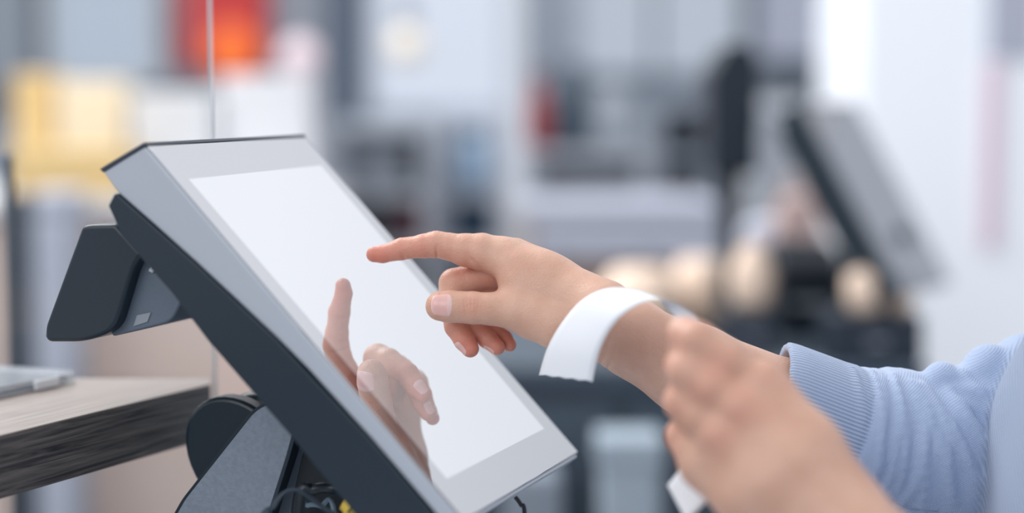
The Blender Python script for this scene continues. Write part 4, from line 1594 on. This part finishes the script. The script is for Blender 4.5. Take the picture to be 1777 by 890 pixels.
# folds of the sleeve
crk = K(1600, 662, 1.19)
dv = Vs - crk
rad = np.hypot(dv[:, 0], dv[:, 1])
an = np.degrees(np.arctan2(dv[:, 1], dv[:, 0]))
disp = np.zeros(len(Vs))
arm_m = tw * (Vs[:, 0] < 0.36)
for a0, wd, amp, r0, curl in ((28, 5, 2.6, 0.055, 60), (42, 4, 2.4, 0.06, 80), (53, 4, 3.2, 0.075, 90), (64, 3.5, 2.6, 0.075, 80), (77, 4.5, 2.4, 0.07, 60), (96, 5, 1.6, 0.06, 30), (8, 7, 3.0, 0.05, 40), (-18, 7, 2.2, 0.04, 20)):
    aa = a0 + curl * (rad - 0.03) * (1 if a0 > 0 else 0) * 1.2
    e_ = np.exp(-((an - aa) / wd) ** 2) * np.clip(rad / 0.012, 0, 1) * np.exp(-(rad / r0) ** 4)
    disp += 0.25 * amp * e_
    e2 = np.exp(-((an - aa - wd * 1.8) / (wd * 0.7)) ** 2) * np.clip(rad / 0.012, 0, 1) * np.exp(-(rad / r0) ** 4)
    disp -= 0.2 * e2
fore = np.clip((S_ - 0.044) / 0.008, 0, 1) * np.clip((0.104 - S_) / 0.03, 0, 1)
wob = S_ + 0.003 * np.sin(R_ / 0.017) + 0.0008 * np.sin(R_ / 0.0067 + 1)
disp += fore * (0.35 * np.sin(wob / 0.0150 * 2 * math.pi) + 0.35 * np.sin(wob / 0.0088 * 2 * math.pi + 2))
disp += -0.9 * np.exp(-((S_ - 0.0415) / 0.0014) ** 2) * (S_ > 0)
disp *= arm_m
disp = disp * np.clip((rad - 0.008) / 0.02, 0.0, 1)
disp += 1.0 * np.sin(Vs[:, 1] / 0.03 + 2 * np.sin(Vs[:, 2] / 0.04)) * (1 - tw)
cnt_ = np.zeros(len(Vs))
for i_ in range(4):
    cnt_ += np.bincount(Qs[:, i_], minlength=len(Vs))
for _ in range(1):
    fm_ = disp[Qs].mean(1)
    disp = sum(np.bincount(Qs[:, i_], fm_, len(Vs)) for i_ in range(4)) / cnt_
for _ in range(3):
    for c_ in range(3):
        fm_ = ns[Qs][:, :, c_].mean(1)
        ns[:, c_] = sum(np.bincount(Qs[:, i_], fm_, len(Vs)) for i_ in range(4)) / cnt_
Vs2 = Vs + ns * (disp * 1.9 / 1000)[:, None]
ribv = R_
sweater = np_person('sweater', Vs2, Qs, KNIT, person, {'rib': ribv, 'cuff': cuffm, 'torso': 1 - tw})
# side seam along the under-sleeve
bm = bmesh.new()
sm = [K(1500, 862, 1.165), K(1545, 868, 1.160), K(1580, 882, 1.156), K(1630, 886, 1.156)]
P_ = []
for q in sm:
    t_ = q.copy()
    for _ in range(30):
        t_ = t_ + X([0, 0, 1.0]) * np.clip(fsw.sample(t_[None])[0], -0.004, 0.004) * 0.7
    P_.append(c2w(t_) - PB)
tube(bm, P_, 0.0009, 8)
child('seam', bm, KNIT2, person, angle=60).parent = sweater

# hair, eyes, trousers, shoes (beyond the frame)
HAIR = mat('brown_hair', (92, 66, 50), rough=0.5, bump=0.5, bscale=300)
f = Field((0.25, -0.40, 0.98), (0.60, 0.0, 1.28), 0.005)
f.cone(HD + X([0.035, -0.035, 0]), 0.096, HD + X([0.01, -0.045, 0]), 0.092, 0.02)
f.chain([(HD + X([0.09, -0.05, 0]), 0.035), (HD + X([0.14, 0.0, 0]), 0.03), (HD + X([0.14, 0.10, 0]), 0.014)], 0.02)
g = f.fresh()
g.cone(HD + X([-0.09, 0.02, 0]), 0.085, HD + X([-0.03, 0.10, 0]), 0.085, 0.01)
f.F = smax(f.F, -g.F, 0.004)
Vh, Qh = f.mesh()
np_person('hair', Vh, Qh, HAIR, person)
for s_ in (-1, 1):
    bm = bmesh.new()
    bmesh.ops.create_uvsphere(bm, u_segments=16, v_segments=12, radius=0.011)
    bm.transform(Matrix.Translation(c2w(HD + X([-0.0810, -0.008, s_ * 0.030])) - PB))
    child('eye', bm, mat('eye', (60, 50, 46), rough=0.2), person, angle=180)
f = Field((0.18, 0.25, 0.86), (0.62, 1.45, 1.36), 0.009)
up_ = X([0, cp, sp])   # downwards in camera axes
hip = X([0.41, 0.36, 1.11])
f.cone(hip, 0.13, hip + up_ * 0.16, 0.13, 0.03, flat=(0, 0, 1), fs=0.75)
fl_z = 1.285
dn = (CAMZ - 0.10) - (CAMZ - (CAMZ - hip[1] * cp - hip[2] * sp))
for s_ in (-1, 1):
    h_ = hip + up_ * 0.14 + X([0, 0, s_ * 0.08])
    hz = CAMZ - h_[1] * cp - h_[2] * sp
    f.chain([(h_, 0.088), (h_ + up_ * (hz - 0.5), 0.062), (h_ + up_ * (hz - 0.09), 0.048)], 0.02)
Vt, Qt = f.mesh()
np_person('trousers', Vt, Qt, mat('dark_trousers', (52, 58, 72), rough=0.85), person)
for s_ in (-1, 1):
    h_ = hip + up_ * 0.14 + X([0, 0, s_ * 0.08])
    wp = c2w(h_)
    hz = wp.z
    ft = c2w(h_ + up_ * (hz - 0.09))
    bm = bmesh.new()
    pr = round_poly([(-0.17, 0.0), (0.08, 0.0), (0.085, 0.06), (0.05, 0.10), (-0.04, 0.09), (-0.16, 0.045)], 0.03)
    prism(bm, pr, -0.042, 0.042, lambda a_, b_, h__: (ft.x + a_ - PB.x, ft.y + h__ - PB.y, b_))
    child('shoe', bm, mat('dark_shoe', (40, 42, 48), rough=0.5), person, bevel=0.015, seg=3)

# ------------------------------------------------------------------ receipt
def cr(P, n=10):
    P = [np.array(p, float) for p in P]
    out = []
    for i in range(len(P) - 1):
        p0, p1, p2, p3 = P[max(i - 1, 0)], P[i], P[i + 1], P[min(i + 2, len(P) - 1)]
        for k in range(n):
            t = k / n
            out.append(0.5 * ((2 * p1) + (p2 - p0) * t + (2 * p0 - 5 * p1 + 4 * p2 - p3) * t * t + (3 * p1 - p0 - 3 * p2 + p3) * t ** 3))
    out.append(P[-1])
    return out


E1 = [K(*p) for p in ((935, 651, 1.126), (950, 603, 1.122), (976, 558, 1.118), (1010, 520, 1.112), (1052, 500, 1.104), (1100, 501, 1.094), (1139, 516, 1.080), (1158, 536, 1.066), (1178, 560, 1.052), (1190, 600, 1.046), (1196, 680, 1.044), (1192, 750, 1.044), (1180, 810, 1.040), (1158, 842, 1.034))]
E2 = [K(*p) for p in ((1028, 663, 1.082), (1037, 618, 1.078), (1053, 580, 1.073), (1077, 549, 1.066), (1108, 528, 1.060), (1136, 519, 1.053), (1164, 524, 1.052), (1190, 536, 1.047), (1214, 556, 1.045), (1236, 600, 1.044), (1256, 680, 1.042), (1262, 760, 1.036), (1240, 850, 1.020), (1192, 905, 1.010))]
c1, c2_ = cr(E1), cr(E2)
nw = 9
bm = bmesh.new()
rows = []
for i, (p, q) in enumerate(zip(c1, c2_)):
    row = []
    for j in range(nw):
        t_ = j / (nw - 1)
        pt = p * (1 - t_) + q * t_
        if i == 0:
            d_ = (c1[1] - c1[0])
            d_ = d_ / np.linalg.norm(d_)
            pt = pt + d_ * 0.0008 * (j % 2)
        row.append(bm.verts.new(c2w(pt)))
    rows.append(row)
for a_, b_ in zip(rows, rows[1:]):
    for j in range(nw - 1):
        bm.faces.new((a_[j], a_[j + 1], b_[j + 1], b_[j]))
base = W(1190, 600, 1.045)
bm.transform(Matrix.Translation(-base))
rec = child('receipt', bm, PAPER, None, angle=180)
rec.location = base
md = rec.modifiers.new('solidify', 'SOLIDIFY')
md.thickness = 0.00015
tag(rec, 'blank white paper receipt strip curling over the wrist, held in the near hand', 'receipt')
